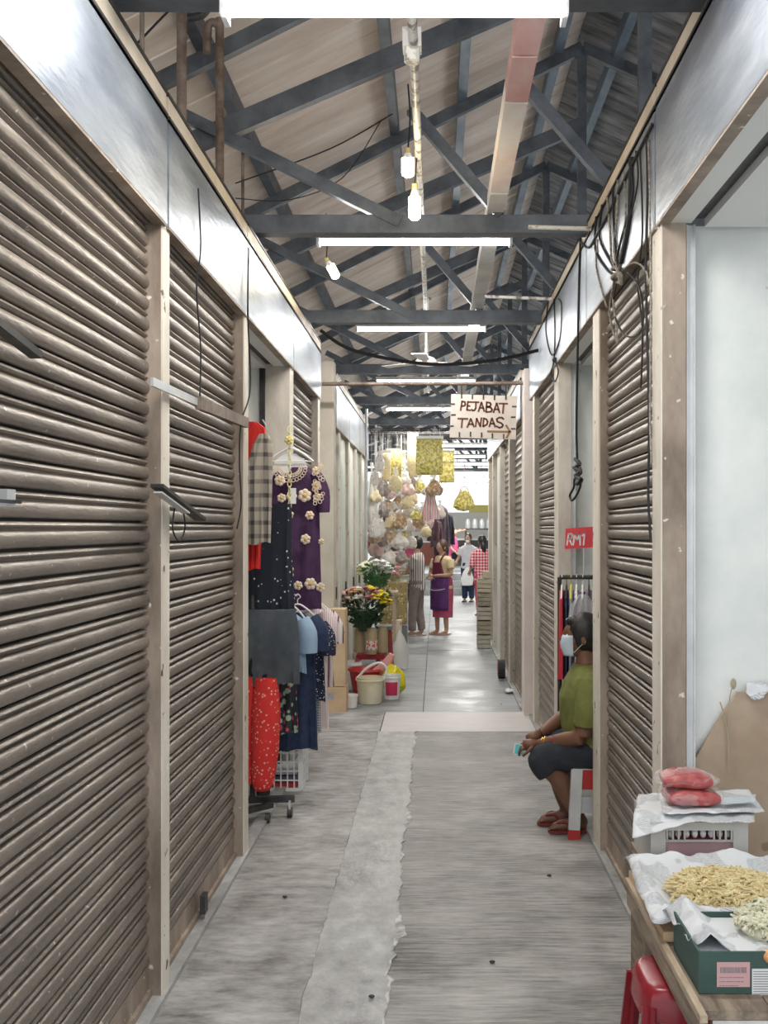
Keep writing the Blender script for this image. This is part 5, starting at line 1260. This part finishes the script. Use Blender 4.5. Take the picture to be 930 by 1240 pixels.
# pink striped garment amid the bags
tP = pat('pink_strip', 'stripe', (.78,.45,.48), (.86,.80,.80), 9, .5, ax=0)
t = thing('hanging_cloth', 'pink and white striped cloth bunch amid the snack bags', 'cloth', P(521, 600, 14.9))
garment(t, (P(521,0,14.9).x, 14.9), P(0,598,14.9).z, .36, [(0,.06),(.3,.08),(.7,.12),(1,.13)], m=tP, th=.10, folds=5, amp=.02)
garment(t, (P(521,0,14.8).x, 14.8), P(0,592,14.8).z, .08, [(0,.10),(.5,.14),(1,.10)], m=snackw, th=.10, folds=5, amp=.02, name='bow')
MB().tube([P(521,594,14.9), Vector((P(521,0,14.9).x, 14.9, BZ))], .004, 6).build('string', M['whitep'], t)
# pink paper bag in front of the striped man's head
t = thing('pink_paper', 'bright pink and white paper packet hanging before the striped shirt man', 'packet', P(497, 672, 16.4))
R_ = Matrix.Rotation(.25, 3, 'Y'); c = P(496.5, 665, 16.4)
MB().poly([(-.07,-.09),(.06,-.09),(.07,.08),(-.06,.09)], lambda u, v, d: c+R_@Vector((u, d, v)), .01).build('packet', mat('hot_pink', (.75,.13,.28)), t)
MB().lathe([(.05,.08),(.06,.2),(.04,.34),(.01,.42)], c, 10, 1, .4).build('white_top', M['whitep'], t, smooth=True)
MB().tube([c+Vector((0,0,.42)), Vector((c.x, 16.4, BZ+.03))], .004, 6).build('string', M['whitep'], t)
# lone bag to the right
t = thing('yellow_snack_bag', 'lone clear bag of yellow snacks hanging in the open right of the stall', 'bag', P(562, 618, 16.2))
a = P(562, 590, 16.2); z0 = P(562, 619, 16.2).z
b = MB().lathe([(.01,0),(.10,.01),(.15,.08),(.14,.17),(.09,.26),(.03,.33)], (a.x, 16.2, z0), 20, 1, .7); b.v = [q_+wob(q_, 14, .03) for q_ in b.v]; b.build('contents', crisp, t, smooth=True)
MB().tube([(a.x-.10, 16.2, z0+.18), (a.x-.05, 16.2, z0+.34), (a.x, 16.2, z0+.37), (a.x+.05, 16.2, z0+.34), (a.x+.10, 16.2, z0+.18)], .006, 6, smooth=3).tube([(a.x, 16.2, z0+.37), (a.x, 16.2, BZ), (.30, 16.2, BZ)], .005, 6).build('handle', mat('handle_pink', (.72,.35,.33)), t)
# shelf boxes / wooden racks behind the bag stall
t = thing('stall_shelf', 'wooden stall shelving behind the hanging bags', 'shelf', (-1.0, 17.6, 0))
for z in (.5, .9, 1.3, 1.7): MB().box(-1.6, -.32, 17.4, 17.8, z, z+.03).build('shelf_board', M['whitem'] if z > 1 else M['wood'], t)
for x in (-1.6, -.9): MB().box(x, x+.04, 17.4, 17.8, 0, 2.4).build('upright', M['whitem'], t)
rr = random.Random(4)
pc = [(.35,.08,.06),(.06,.05,.05),(.6,.5,.4),(.45,.12,.12),(.75,.72,.7),(.2,.18,.2)]
pm = [mat('pack%d' % i, c) for i, c in enumerate(pc)]
for z, nm in ((.53,'lowest'),(.93,'second'),(1.33,'third'),(1.73,'top')):
    x = -1.5; i = 0
    while x < -.5:
        wdt = rr.uniform(.12, .2); tag(MB().box(x, x+wdt-.012, 17.42, 17.7, z+.002, z+rr.uniform(.14,.3)).build('goods_box', rr.choice(pm)), 'packet of goods, %s from the left on the %s shelf behind the hanging bags' % (['first','second','third','fourth','fifth','sixth','seventh','eighth','ninth','tenth'][i], nm), 'box', 'goods on the %s stall shelf' % nm); x += wdt; i += 1
# far background: counters, jars, cloths
def counter(x0, x1, y0, y1, z0, z1, m, label):
    t = thing('market_counter', label, 'counter', ((x0+x1)/2, y0, z0))
    MB().box(x0, x1, y0, y1, z1-.05, z1).build('top', M['whitem'], t); MB().box(x0+.03, x1-.03, y0+.03, y1, z0, z1-.052).build('front', m, t)
    return t
counter(.55, 3.2, 33.8, 34.6, .53, 1.38, M['dark'], 'dark fronted counter at the far end on the right')
counter(-2.2, .3, 34.2, 35.0, .53, 1.30, mat('counter_brown', (.35,.12,.09)), 'brown fronted counter at the far end on the left')
t = thing('jar_shelf', 'shelf board carrying the far steel jars', 'shelf', (1.3, 33.0, 1.7))
MB().box(.85, 2.4, 33.0, 33.4, 1.66, 1.70).build('board', M['dark'], t)
for x in (.9, 2.3): MB().box(x, x+.05, 33.1, 33.3, .53, 1.66).build('bracket', M['dark'], t)
for i in range(6):
    x = .98+i*.22
    o = MB().lathe([(.01,0),(.09,0),(.095,.02),(.095,.22),(.07,.27),(.075,.29),(.01,.30)], (x, 33.2, 1.70), 14).build('steel_jar', M['silver'], smooth=40)
    tag(o, '%s steel jar in the row on the far shelf' % ['leftmost','second','third','fourth','fifth','rightmost'][i], 'jar', 'steel jars on the far shelf')
yb_ = MB().box(P(568,0,36.4).x, P(600,0,36.4).x, 36.46, 36.5, 2.25, 2.50)
tag(yb_.build('banner', mat('banner_yellow', (.88,.82,.25))), 'yellow strip banner far away under the lone snack bag', 'banner')
wb = struct(MB().box(-6, 7, 36.5, 36.6, .53, 2.25).build('wall_back', mat('back_wall', (.80,.80,.78), (.90,.90,.88), 1.5, .8)))
wside = struct(MB().box(-1.75, -1.7, 15.3, 36, -.02, 2.9).build('wall_left_rear', M['white']))
wsr = struct(MB().box(3.4, 3.45, 16.6, 36, -.02, 2.9).build('wall_right_rear', M['white']))
for i, (px, ya, yb2, w_) in enumerate(((533,612,662,.22),(541,622,660,.2),(527,630,655,.16))):
    Y = (25.4, 28.2, 22.6)[i]; p = P(px, ya, Y)
    t = thing('dark_garment', ['dark mauve coat hanging far away right of the pink cloth','black jacket hanging far away beside the mauve coat','dark shirt hanging far away behind the apron woman'][i], 'clothing', p)
    garment(t, (p.x, Y), p.z, (yb2-ya)*Y/F, [(0,.3*w_),(.1,w_*.8),(.5,w_),(1,w_*1.1)], m=[bpy.data.materials['dark_mauve'], blackc, bpy.data.materials['dark_plum']][i], th=.12, folds=3, amp=.03)
    MB().tube([(p.x, Y, p.z), (p.x, Y, 3.345)], .006, 6).build('string', M['rope'], t)

# ============================================================ RIGHT RACK BEHIND THE SEATED WOMAN
rk = thing('garment_rail', 'black rail with clothes on hangers behind the seated woman', 'rack', (1.0, 7.1, 0))
MB().tube([(.80,6.95,1.385),(1.7,6.95,1.385)], .014, 8).tube([(.80,6.95,1.385),(.80,6.95,0)], .014, 8).tube([(1.7,6.95,1.385),(1.7,6.95,0)], .014, 8).build('frame', M['dark'], rk, smooth=True)
hm = [M['whitep'], M['dark'], mat('hanger_yellow', (.8,.7,.05)), M['whitep'], M['whitep'], M['dark']]
lst = [('red folded garment at the left end of the right rack', mat('red_g', (.62,.03,.05)), .815, .55), ('navy trousers second on the right rack', navy, .845, .9), ('grey blue garment third on the right rack', mat('bluegrey_g', (.30,.34,.44), (.42,.46,.55), 8, .6), .875, .75),
       ('white and plum garment in clear film on the right rack', pat('plumw', 'stripe', (.75,.72,.76), (.28,.10,.20), 10, .55, ax=1), .91, .7), ('striped black and white garment on the right rack', pat('bwst', 'stripe', (.7,.7,.7), (.1,.05,.1), 12, .5, ax=2), .95, .6), ('purple garment on the right rack behind her head', mat('lilac_g', (.3,.2,.35)), .99, .7)]
for i, (lb, m, x, L_) in enumerate(lst):
    t = thing('rack_garment', lb, 'clothing', (x, 6.95, 1.3), 'clothes on the right rack')
    garment(t, (x, 6.95), 1.30, L_, [(0,.06),(.08,.14),(.5,.16),(1,.17)], m=m, th=.032, folds=3, amp=.006, seed=i, yaw=PI/2-.15)
    hanger(t, x, 6.95, 1.335, .13, hm[i], PI/2-.15)
fm_ = MB(); garment(thing('film_cover', 'clear plastic film over the garments on the right rack', 'cover', (.93, 6.86, 1.3)), (.93, 6.80), 1.28, .34, [(0,.03),(.2,.08),(.6,.10),(1,.11)], m=M['film'], th=.03, folds=4, amp=.02)

# ============================================================ FOREGROUND RIGHT
TZ = .55
M['oldwood'] = mat('old_grey_wood', (.16,.12,.09), (.36,.29,.21), 6, .7, bump=.3, stretch=(6,1,6), coord='Pos', spots=((.55,.5,.42), 9, .66))
tb = thing('vendor_table', 'low wooden vending table at the lower right corner', 'table', (1.0, 3.3, 0))
for i, (a, c) in enumerate(((.64,.80),(.804,.97),(.974,1.14),(1.144,1.31))):
    MB().box(a, c, 2.56, 3.55, TZ-.022, TZ-.001*i).build('plank', M['oldwood'], tb)
MB().box(.62, .638, 2.52, 3.52, TZ-.012, TZ+.006).build('edge_strip', M['wood'], tb); MB().box(.622, .639, 2.54, 3.5, TZ-.075, TZ-.014).build('side_rail', M['oldwood'], tb)
MB().box(.66, 1.30, 2.56, 2.58, TZ-.09, TZ-.024).build('front_rail', mat('whitewash', (.45,.45,.42), (.72,.72,.68), 7, .7, coord='Pos'), tb)
for x, y in ((.70,2.62),(1.27,2.62),(.70,3.48),(1.27,3.48)): MB().box(x-.025, x+.025, y-.02, y+.03, 0, TZ-.024).build('leg', M['oldwood'], tb)
# dark red stool under the table edge
rs_ = thing('plastic_stool', 'glossy dark red plastic stool under the near edge of the vending table', 'stool', (.68, 3.0, 0))
cx, cy, sh = .70, 3.02, .455
b = MB(); n = 24
def sq(r, z, p=5):
    out = []
    for j in range(n):
        a = 2*PI*j/n; c_, s_ = math.cos(a), math.sin(a); k_ = (abs(c_)**p+abs(s_)**p)**(-1/p); out.append(Vector((cx+r*k_*c_, cy+r*k_*s_, z)))
    return out
b.loft([sq(.02,sh), sq(.115,sh), sq(.128,sh-.008), sq(.136,sh-.03), sq(.142,sh-.085), sq(.134,sh-.085), sq(.12,sh-.03), sq(.02,sh-.02)]); b.build('seat', M['dred'], rs_, smooth=40)
for a in (-1, 1):
    for bq in (-1, 1):
        b = MB(); p0 = Vector((cx+a*.118, cy+bq*.118, sh-.05)); p1 = Vector((cx+a*.155, cy+bq*.155, 0))
        b.bar(p0, p1, .05, .012, (0,1,0)); b.bar(p0, p1, .012, .05, (0,1,0)); b.build('leg', M['dred'], rs_)
for a in (-1, 1): MB().box(cx-.12, cx+.12, cy+a*.13-.005, cy+a*.13+.005, .2, .24).build('brace', M['dred'], rs_)
t = thing('storage_bin', 'dark grey plastic bin under the vending table', 'bin', (.86, 2.75, 0))
MB().lathe([(.01,0),(.13,0),(.16,.4),(.17,.42),(.15,.42),(.12,.02),(.01,.02)], (.98, 3.1, 0), 4).build('shell', M['grey'], t)
MB().box(.78, .80, 2.62, 3.4, .05, .46).build('side', M['grey'], t); MB().box(.78, 1.22, 2.62, 2.64, .05, .44).build('front', M['grey'], t)
tag(MB().bar((.77,2.66,.16), (.83,3.2,.44), .01, .12, (0,0,1)).build('leaning_sheet', M['silver']), 'thin grey sheet leaning beside the dark bin under the table', 'sheet')
b = MB(); b.ell((1.02, 2.40, .45), .05, .05, .06, 14, 10); b.v = [q_+wob(q_, 20, .014) for q_ in b.v]
# newspapers: crumpled sheets
def news_mat():
    m = bpy.data.materials.new('newsprint'); m.use_nodes = True; nt = m.node_tree; N = nt.nodes; L = nt.links; bs = N['Principled BSDF']; bs.inputs['Roughness'].default_value = .8
    tc = N.new('ShaderNodeTexCoord'); mp = N.new('ShaderNodeMapping'); mp.inputs['Rotation'].default_value = (0,0,.3); L.new(tc.outputs['Object'], mp.inputs[0])
    wv = N.new('ShaderNodeTexWave'); wv.bands_direction = 'Y'; wv.inputs['Scale'].default_value = 70; wv.inputs['Distortion'].default_value = 2; wv.inputs['Detail Scale'].default_value = 6; L.new(mp.outputs[0], wv.inputs[0])
    nz = N.new('ShaderNodeTexNoise'); nz.inputs['Scale'].default_value = 9; nz.inputs['Detail'].default_value = 1; L.new(mp.outputs[0], nz.inputs[0])
    n2 = N.new('ShaderNodeTexNoise'); n2.inputs['Scale'].default_value = 90; L.new(mp.outputs[0], n2.inputs[0])
    r = N.new('ShaderNodeValToRGB'); r.color_ramp.elements[0].position = .48; r.color_ramp.elements[1].position = .50; L.new(nz.outputs[0], r.inputs[0])
    m1 = N.new('ShaderNodeMath'); m1.operation = 'MULTIPLY_ADD'; m1.inputs[2].default_value = 0.0; L.new(wv.outputs['Fac'], m1.inputs[0]); L.new(n2.outputs[0], m1.inputs[1])
    m2 = N.new('ShaderNodeMath'); m2.operation = 'MULTIPLY'; L.new(m1.outputs[0], m2.inputs[0]); L.new(r.outputs[0], m2.inputs[1])
    mx = N.new('ShaderNodeMix'); mx.data_type = 'RGBA'; mx.inputs[6].default_value = (.70,.72,.74,1); mx.inputs[7].default_value = (.10,.11,.12,1); L.new(m2.outputs[0], mx.inputs[0]); L.new(mx.outputs[2], bs.inputs['Base Color'])
    return m
M['news'] = news_mat()
M['film2'] = film('meat_film', (.97,.95,.95), .16)
def sheet(label, c4_, sag, amp, seed, nn=26, name='newspaper', dropfn=None, group='newspapers under the dried goods'):
    b = MB(); vs = []; A, B, C_, D = [Vector(q_) for q_ in c4_]
    for i in range(nn+1):
        for j in range(nn+1):
            u, v = i/nn, j/nn; q_ = A.lerp(B, u).lerp(D.lerp(C_, u), v)
            w_ = mnoise.noise(Vector((u*4+seed, v*4, seed)))*amp+(.35-abs(mnoise.noise(Vector((u*7+seed, v*7, 2)))))*amp*1.1
            q_ = q_+Vector((mnoise.noise(Vector((v*3, seed, 1)))*amp*.6, mnoise.noise(Vector((u*3, seed, 5)))*amp*.6, w_))
            if dropfn: q_.z = dropfn(q_, u, v)+w_
            vs.append(q_)
    k_ = nn+1; b.add(vs, [(i*k_+j, i*k_+j+1, (i+1)*k_+j+1, (i+1)*k_+j) for i in range(nn) for j in range(nn)])
    o = tag(b.build(name, M['news'], smooth=35), label, 'newspaper', group); s_ = o.modifiers.new('s', 'SOLIDIFY'); s_.thickness = .0016; return o
tag(MB().box(.715, 1.07, 3.585, 3.94, 0, TZ).box(.71, .7149, 3.6, 3.9, .3, TZ-.02).build('support_box', M['oldwood']), 'brown carton under the slotted crate behind the vending table', 'box')
# crate: milky, slotted, with red packs inside
ck = thing('slotted_crate', 'milky grey slotted plastic crate with dark red packs inside, on the table', 'crate', (.88, 3.76, TZ))
cx0, cx1, cy0, cy1, cz0, cz1 = P(788,0,3.60).x, P(906,0,3.60).x, 3.60, 3.90, TZ+.002, .715
mk = mat('crate_milky', (.46,.45,.42), (.55,.54,.50), 8, .4)
b = MB()
for (ya, yb2) in ((cy0, cy0+.008), (cy1-.008, cy1)):
    b.box(cx0, cx1, ya, yb2, cz1-.028, cz1); b.box(cx0, cx0+.05, ya, yb2, cz0, cz1-.028); b.box(cx1-.05, cx1, ya, yb2, cz0, cz1-.028); b.box(cx0+.05, cx1-.05, ya, yb2, cz0, cz0+.02)
    for k_ in range(12):
        if 4 <= k_ <= 7: continue
        x = cx0+.055+k_*(cx1-cx0-.11)/11; b.box(x-.003, x+.003, ya, yb2, cz1-.062, cz1-.028)
    b.box(cx0+.05, cx1-.05, ya, yb2, cz1-.066, cz1-.060)
b.box(cx0, cx0+.008, cy0+.0081, cy1-.0081, cz0, cz1); b.box(cx1-.008, cx1, cy0+.0081, cy1-.0081, cz0, cz1); b.box(cx0+.0081, cx1-.0081, cy0+.0081, cy1-.0081, cz0, cz0+.006)
b.build('shell', mk, ck)
MB().box(cx0+.05, cx1-.05, cy0+.0085, cy0+.011, cz0+.02, cz1-.068).build('window_film', M['film2'], ck)
tag(MB().box(cx0+.02, cx1-.02, cy0+.02, cy1-.02, cz0+.008, cz1-.066).build('packs_in_crate', mat('packs_maroon', (.30,.03,.07), (.42,.08,.12), 14, .4, bump=.4)), 'dark red packs seen through the slotted crate', 'packets')
for i in range(9):
    x = cx0+.045+i*.028; b = MB(); b.ell((x, cy0+.04, cz1-.048), .011, .014, .016, 10, 8)
    tag(b.build('garlic_bulb', M['whitep'], smooth=True), 'whitish round pack, %s from the left behind the crate slots' % ['first','second','third','fourth','fifth','sixth','seventh','eighth','ninth'][i], 'packet', 'white packs behind the crate slots')
zt_ = .719
sheet('newspaper sheet lying across the slotted crate, its corner hanging over the front', [(P(766,0,3.5).x+.01,3.56,zt_), (P(918,0,3.52).x,3.56,zt_), (P(912,0,3.9).x+.02,3.93,zt_), (P(775,0,3.9).x,3.93,zt_)], 0, .009, 1, dropfn=lambda q_, u, v: zt_+.006+(-.055*(max(0, .22-v)/.22)*max(0, .45-u)/.45))
sheet('upper newspaper sheet folded flat under the red packets', [(P(800,0,3.66).x,3.62,zt_+.01), (P(924,0,3.66).x,3.64,zt_+.01), (P(902,0,3.93).x+.02,3.95,zt_+.01), (P(798,0,3.9).x,3.90,zt_+.01)], 0, .006, 8, dropfn=lambda q_, u, v: zt_+.020)
# red sausage packs
def spack(c, w_, d, h, yaw, label, seed):
    t = thing('meat_packet', label, 'packet', c, 'red packets on the newspaper')
    R = Matrix.Rotation(yaw, 3, 'Z'); c = Vector(c)
    m = mat('sausage_red%d' % seed, (.34,.05,.055), (.50,.13,.12), 30, .3, bump=.3)
    for k_ in range(5):
        y = -d/2+d*(k_+.5)/5; b = MB().tube([c+R@Vector((-w_*.44, y, h*.45)), c+R@Vector((-w_*.2, y+.004, h*.55)), c+R@Vector((w_*.2, y-.004, h*.52)), c+R@Vector((w_*.44, y, h*.45))], [h*.25,h*.54,h*.55,h*.25], 8, smooth=3)
        b.build('sausage', m, t, smooth=True)
    b = MB(); b.ell(c+Vector((0,0,h*.5)), w_*.58, d*.64, h*.66, 44, 26, R); b.v = [q_+wob(q_, 26, .012, seed)+wob(q_, 75, .008, seed) for q_ in b.v]
    for q_ in b.v: q_.z = max(q_.z, c.z+.001)
    b.build('wrapper', M['film2'], t, smooth=35)
spack((P(838,0,3.72).x, 3.74, zt_+.026), .20, .12, .052, .03, 'lower red meat packet in clear film on the newspaper', 1)
spack((P(832,0,3.73).x, 3.75, zt_+.082), .19, .11, .050, -.08, 'upper red meat packet in clear film stacked on the other', 2)
tag(MB().poly([(0,0),(.12,.01),(.11,.07),(.03,.06)], lambda u, v, d: Vector((P(876,0,3.66).x+u, 3.68+v, zt_+.036+d+u*.05)), .002).build('folded_paper', mat('bluish_paper', (.55,.62,.70))), 'small bluish paper scrap beside the red packets', 'paper')
# box tray of chips behind
t1 = thing('chip_tray', 'low brown carton tray under the newspaper with the yellow chips', 'tray', (.84, 3.2, TZ))
bx0, bx1 = P(800,0,3.02).x, 1.10
b = MB(); b.box(bx0, bx1, 2.98, 3.52, TZ+.002, TZ+.03)
b.build('carton', M['card'], t1)
def drape(cxm, cym, rx, ry, top, floor_, lip):
    def f(q_, u, v):
        d = max(abs(q_.x-cxm)/rx, abs(q_.y-cym)/ry)
        if d < .62: return top
        if d < .85: return top+lip*(d-.62)/.23
        return top+lip-(d-.85)/.5*(lip+.07)
    return f
sheet('crumpled newspaper tray holding the yellow chips', [(.60,2.96,.6),(1.13,2.96,.6),(1.13,3.54,.6),(.62,3.54,.6)], 0, .024, 3, 40, dropfn=drape(.87,3.25,.27,.29,.592,.5,.045))
M['greenbox'] = mat('green_carton', (.035,.075,.065), (.05,.10,.085), 8, .6)
t = thing('green_carton', 'dark green carton with pink and white stickers at the lower right', 'box', (.85, 2.8, TZ))
gx0, gx1, gy0, gy1, gz1 = P(846,0,2.65).x, 1.02, 2.65, 2.93, .655
b = MB(); b.box(gx0, gx1, gy0, gy0+.006, TZ+.002, gz1); b.box(gx0, gx1, gy1-.006, gy1, TZ+.002, gz1); b.box(gx0, gx0+.006, gy0+.0061, gy1-.0061, TZ+.002, gz1); b.box(gx1-.006, gx1, gy0+.0061, gy1-.0061, TZ+.002, gz1); b.box(gx0+.0061, gx1-.0061, gy0+.0061, gy1-.0061, TZ+.002, TZ+.008); b.build('carton', M['greenbox'], t); MB().box(gx0+.008, gx1-.008, gy0+.008, gy1-.008, TZ+.01, gz1-.014).build('paper_liner', M['news'], t)
def lab(xa, xb_, ya, yb2, m, nm, e=.0012):
    p0, p1 = P(xa, yb2, gy0), P(xb_, ya, gy0); return MB().box(p0.x, p1.x, gy0-e, gy0, p0.z, p1.z).build(nm, m, t)
pk = lab(868, 908, 1165, 1195, mat('sticker_pink', (.60,.36,.36)), 'pink_sticker'); lab(910.5, 932, 1173, 1208, mat('sticker_white', (.72,.73,.72)), 'white_sticker')
b = MB(); rr = random.Random(9); x = 872
while x < 903:
    wdt = rr.uniform(.4, 1.3); p0, p1 = P(x, 1178, gy0), P(x+wdt, 1171, gy0); b.box(p0.x, p1.x, gy0-.0018, gy0-.0012, p0.z, p1.z); x += wdt+rr.uniform(.4, 1.0)
for yy in (1183, 1188, 1193):
    x = 871
    while x < (900 if yy < 1190 else 892):
        wdt = rr.uniform(1, 4); p0, p1 = P(x, yy+.8, gy0), P(x+wdt, yy, gy0); b.box(p0.x, p1.x, gy0-.0018, gy0-.0012, p0.z, p1.z); x += wdt+rr.uniform(.5, 1.2)
for yy in range(1176, 1206, 3):
    p0, p1 = P(912, yy+.7, gy0), P(930, yy, gy0); b.box(p0.x, p1.x, gy0-.0018, gy0-.0012, p0.z, p1.z)
b.build('printed_lines', M['grey'], pk)
sheet('crumpled newspaper lining the green carton under the pale chips', [(.655,2.69,.6),(1.04,2.69,.6),(1.04,2.97,.6),(.63,3.0,.6)], 0, .020, 12, 36, dropfn=drape(.89,2.83,.24,.24,.635,.5,.045))
def pile(cx, cy, z, rx, ry, h, nn, L_, r, m, label, seed):
    rg = random.Random(seed); b = MB()
    b.ell((cx, cy, z), rx*.92, ry*.92, h*.9, 18, 10)
    for i in range(nn):
        a = rg.uniform(0, 2*PI); d = math.sqrt(rg.random()); x, y = cx+rx*d*math.cos(a), cy+ry*d*math.sin(a); zz = z+h*math.sqrt(max(0, 1-d*d))+rg.uniform(-.004, .006)
        if zz < z+.0: zz = z+.004
        th = rg.uniform(0, PI); L2 = L_*rg.uniform(.6, 1.2); dx, dy = math.cos(th)*L2/2, math.sin(th)*L2/2; dz = rg.uniform(-.010, .010); up = rg.uniform(0, .008)
        b.tube([(x-dx, y-dy, zz-dz), (x+rg.uniform(-.004,.004), y+rg.uniform(-.004,.004), zz+up), (x+dx, y+dy, zz+dz)], [r*.7, r, r*.6], 5)
    o = b.build('dried_chips', m, smooth=60); tag(o, label, 'food', None, 'stuff'); return o
chipY = mat('chip_yellow', (.60,.47,.22), (.80,.70,.42), 40, .6, spots=((.42,.30,.12), 50, .64)); chipG = mat('chip_pale', (.62,.60,.42), (.82,.80,.64), 40, .6, spots=((.22,.22,.13), 60, .60))
pile(.875, 3.22, .602, .175, .17, .050, 1100, .045, .0042, chipY, 'heap of curled yellow fried strips on the newspaper tray', 1)
pile(.915, 2.82, .652, .125, .11, .052, 800, .036, .0048, chipG, 'heap of pale green-grey dried fish on the newspaper in the green carton', 2)
b = MB(); b.ell((P(927,0,2.66).x+.012, 2.655, .642), .022, .02, .018, 12, 8); tag(b.build('wrapped_sweet', mat('orange_wrap', (.75,.25,.08), (.8,.6,.3), 20, .3), smooth=True), 'orange wrapped lump at the right end of the green carton', 'food')
# flat brown slanted-edge shape just in front of the partition, newspaper over its top
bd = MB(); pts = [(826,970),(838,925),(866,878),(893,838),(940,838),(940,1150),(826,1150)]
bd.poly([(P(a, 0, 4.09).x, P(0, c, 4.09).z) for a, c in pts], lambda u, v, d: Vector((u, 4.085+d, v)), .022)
tag(bd.build('brown_shape', mat('shape_brown', (.40,.30,.21), (.52,.41,.31), 3, .75, coord='Pos', spots=((.30,.22,.15), 7, .66))), 'flat brown shape with a slanted edge against the white partition at the right', 'board')
sheet('white newspaper draped over the top of the flat brown shape', [P(903,838,4.06), P(945,838,4.06), P(945,828,4.11), P(906,828,4.11)], 0, .012, 20, 18, dropfn=lambda q_, u, v: P(0,834,4.06).z+.012-(.05*(max(0,.5-v)/.5)*(.6+.6*math.sin(u*5))), group='newspapers on the board')
tag(MB().tube([P(884,925,4.07), P(880,880,4.07), P(872,850,4.07)], .0025, 6, smooth=4).tube([P(882,935,4.07), P(882,880,4.07), P(884,842,4.07), P(890,826,4.07)], .002, 6, smooth=4).ell(P(888,828,4.07), .012, .004, .022, 8, 6).build('dry_twig', mat('twig', (.42,.36,.26)), smooth=True), 'dry twig with a withered leaf against the white partition', 'twig')
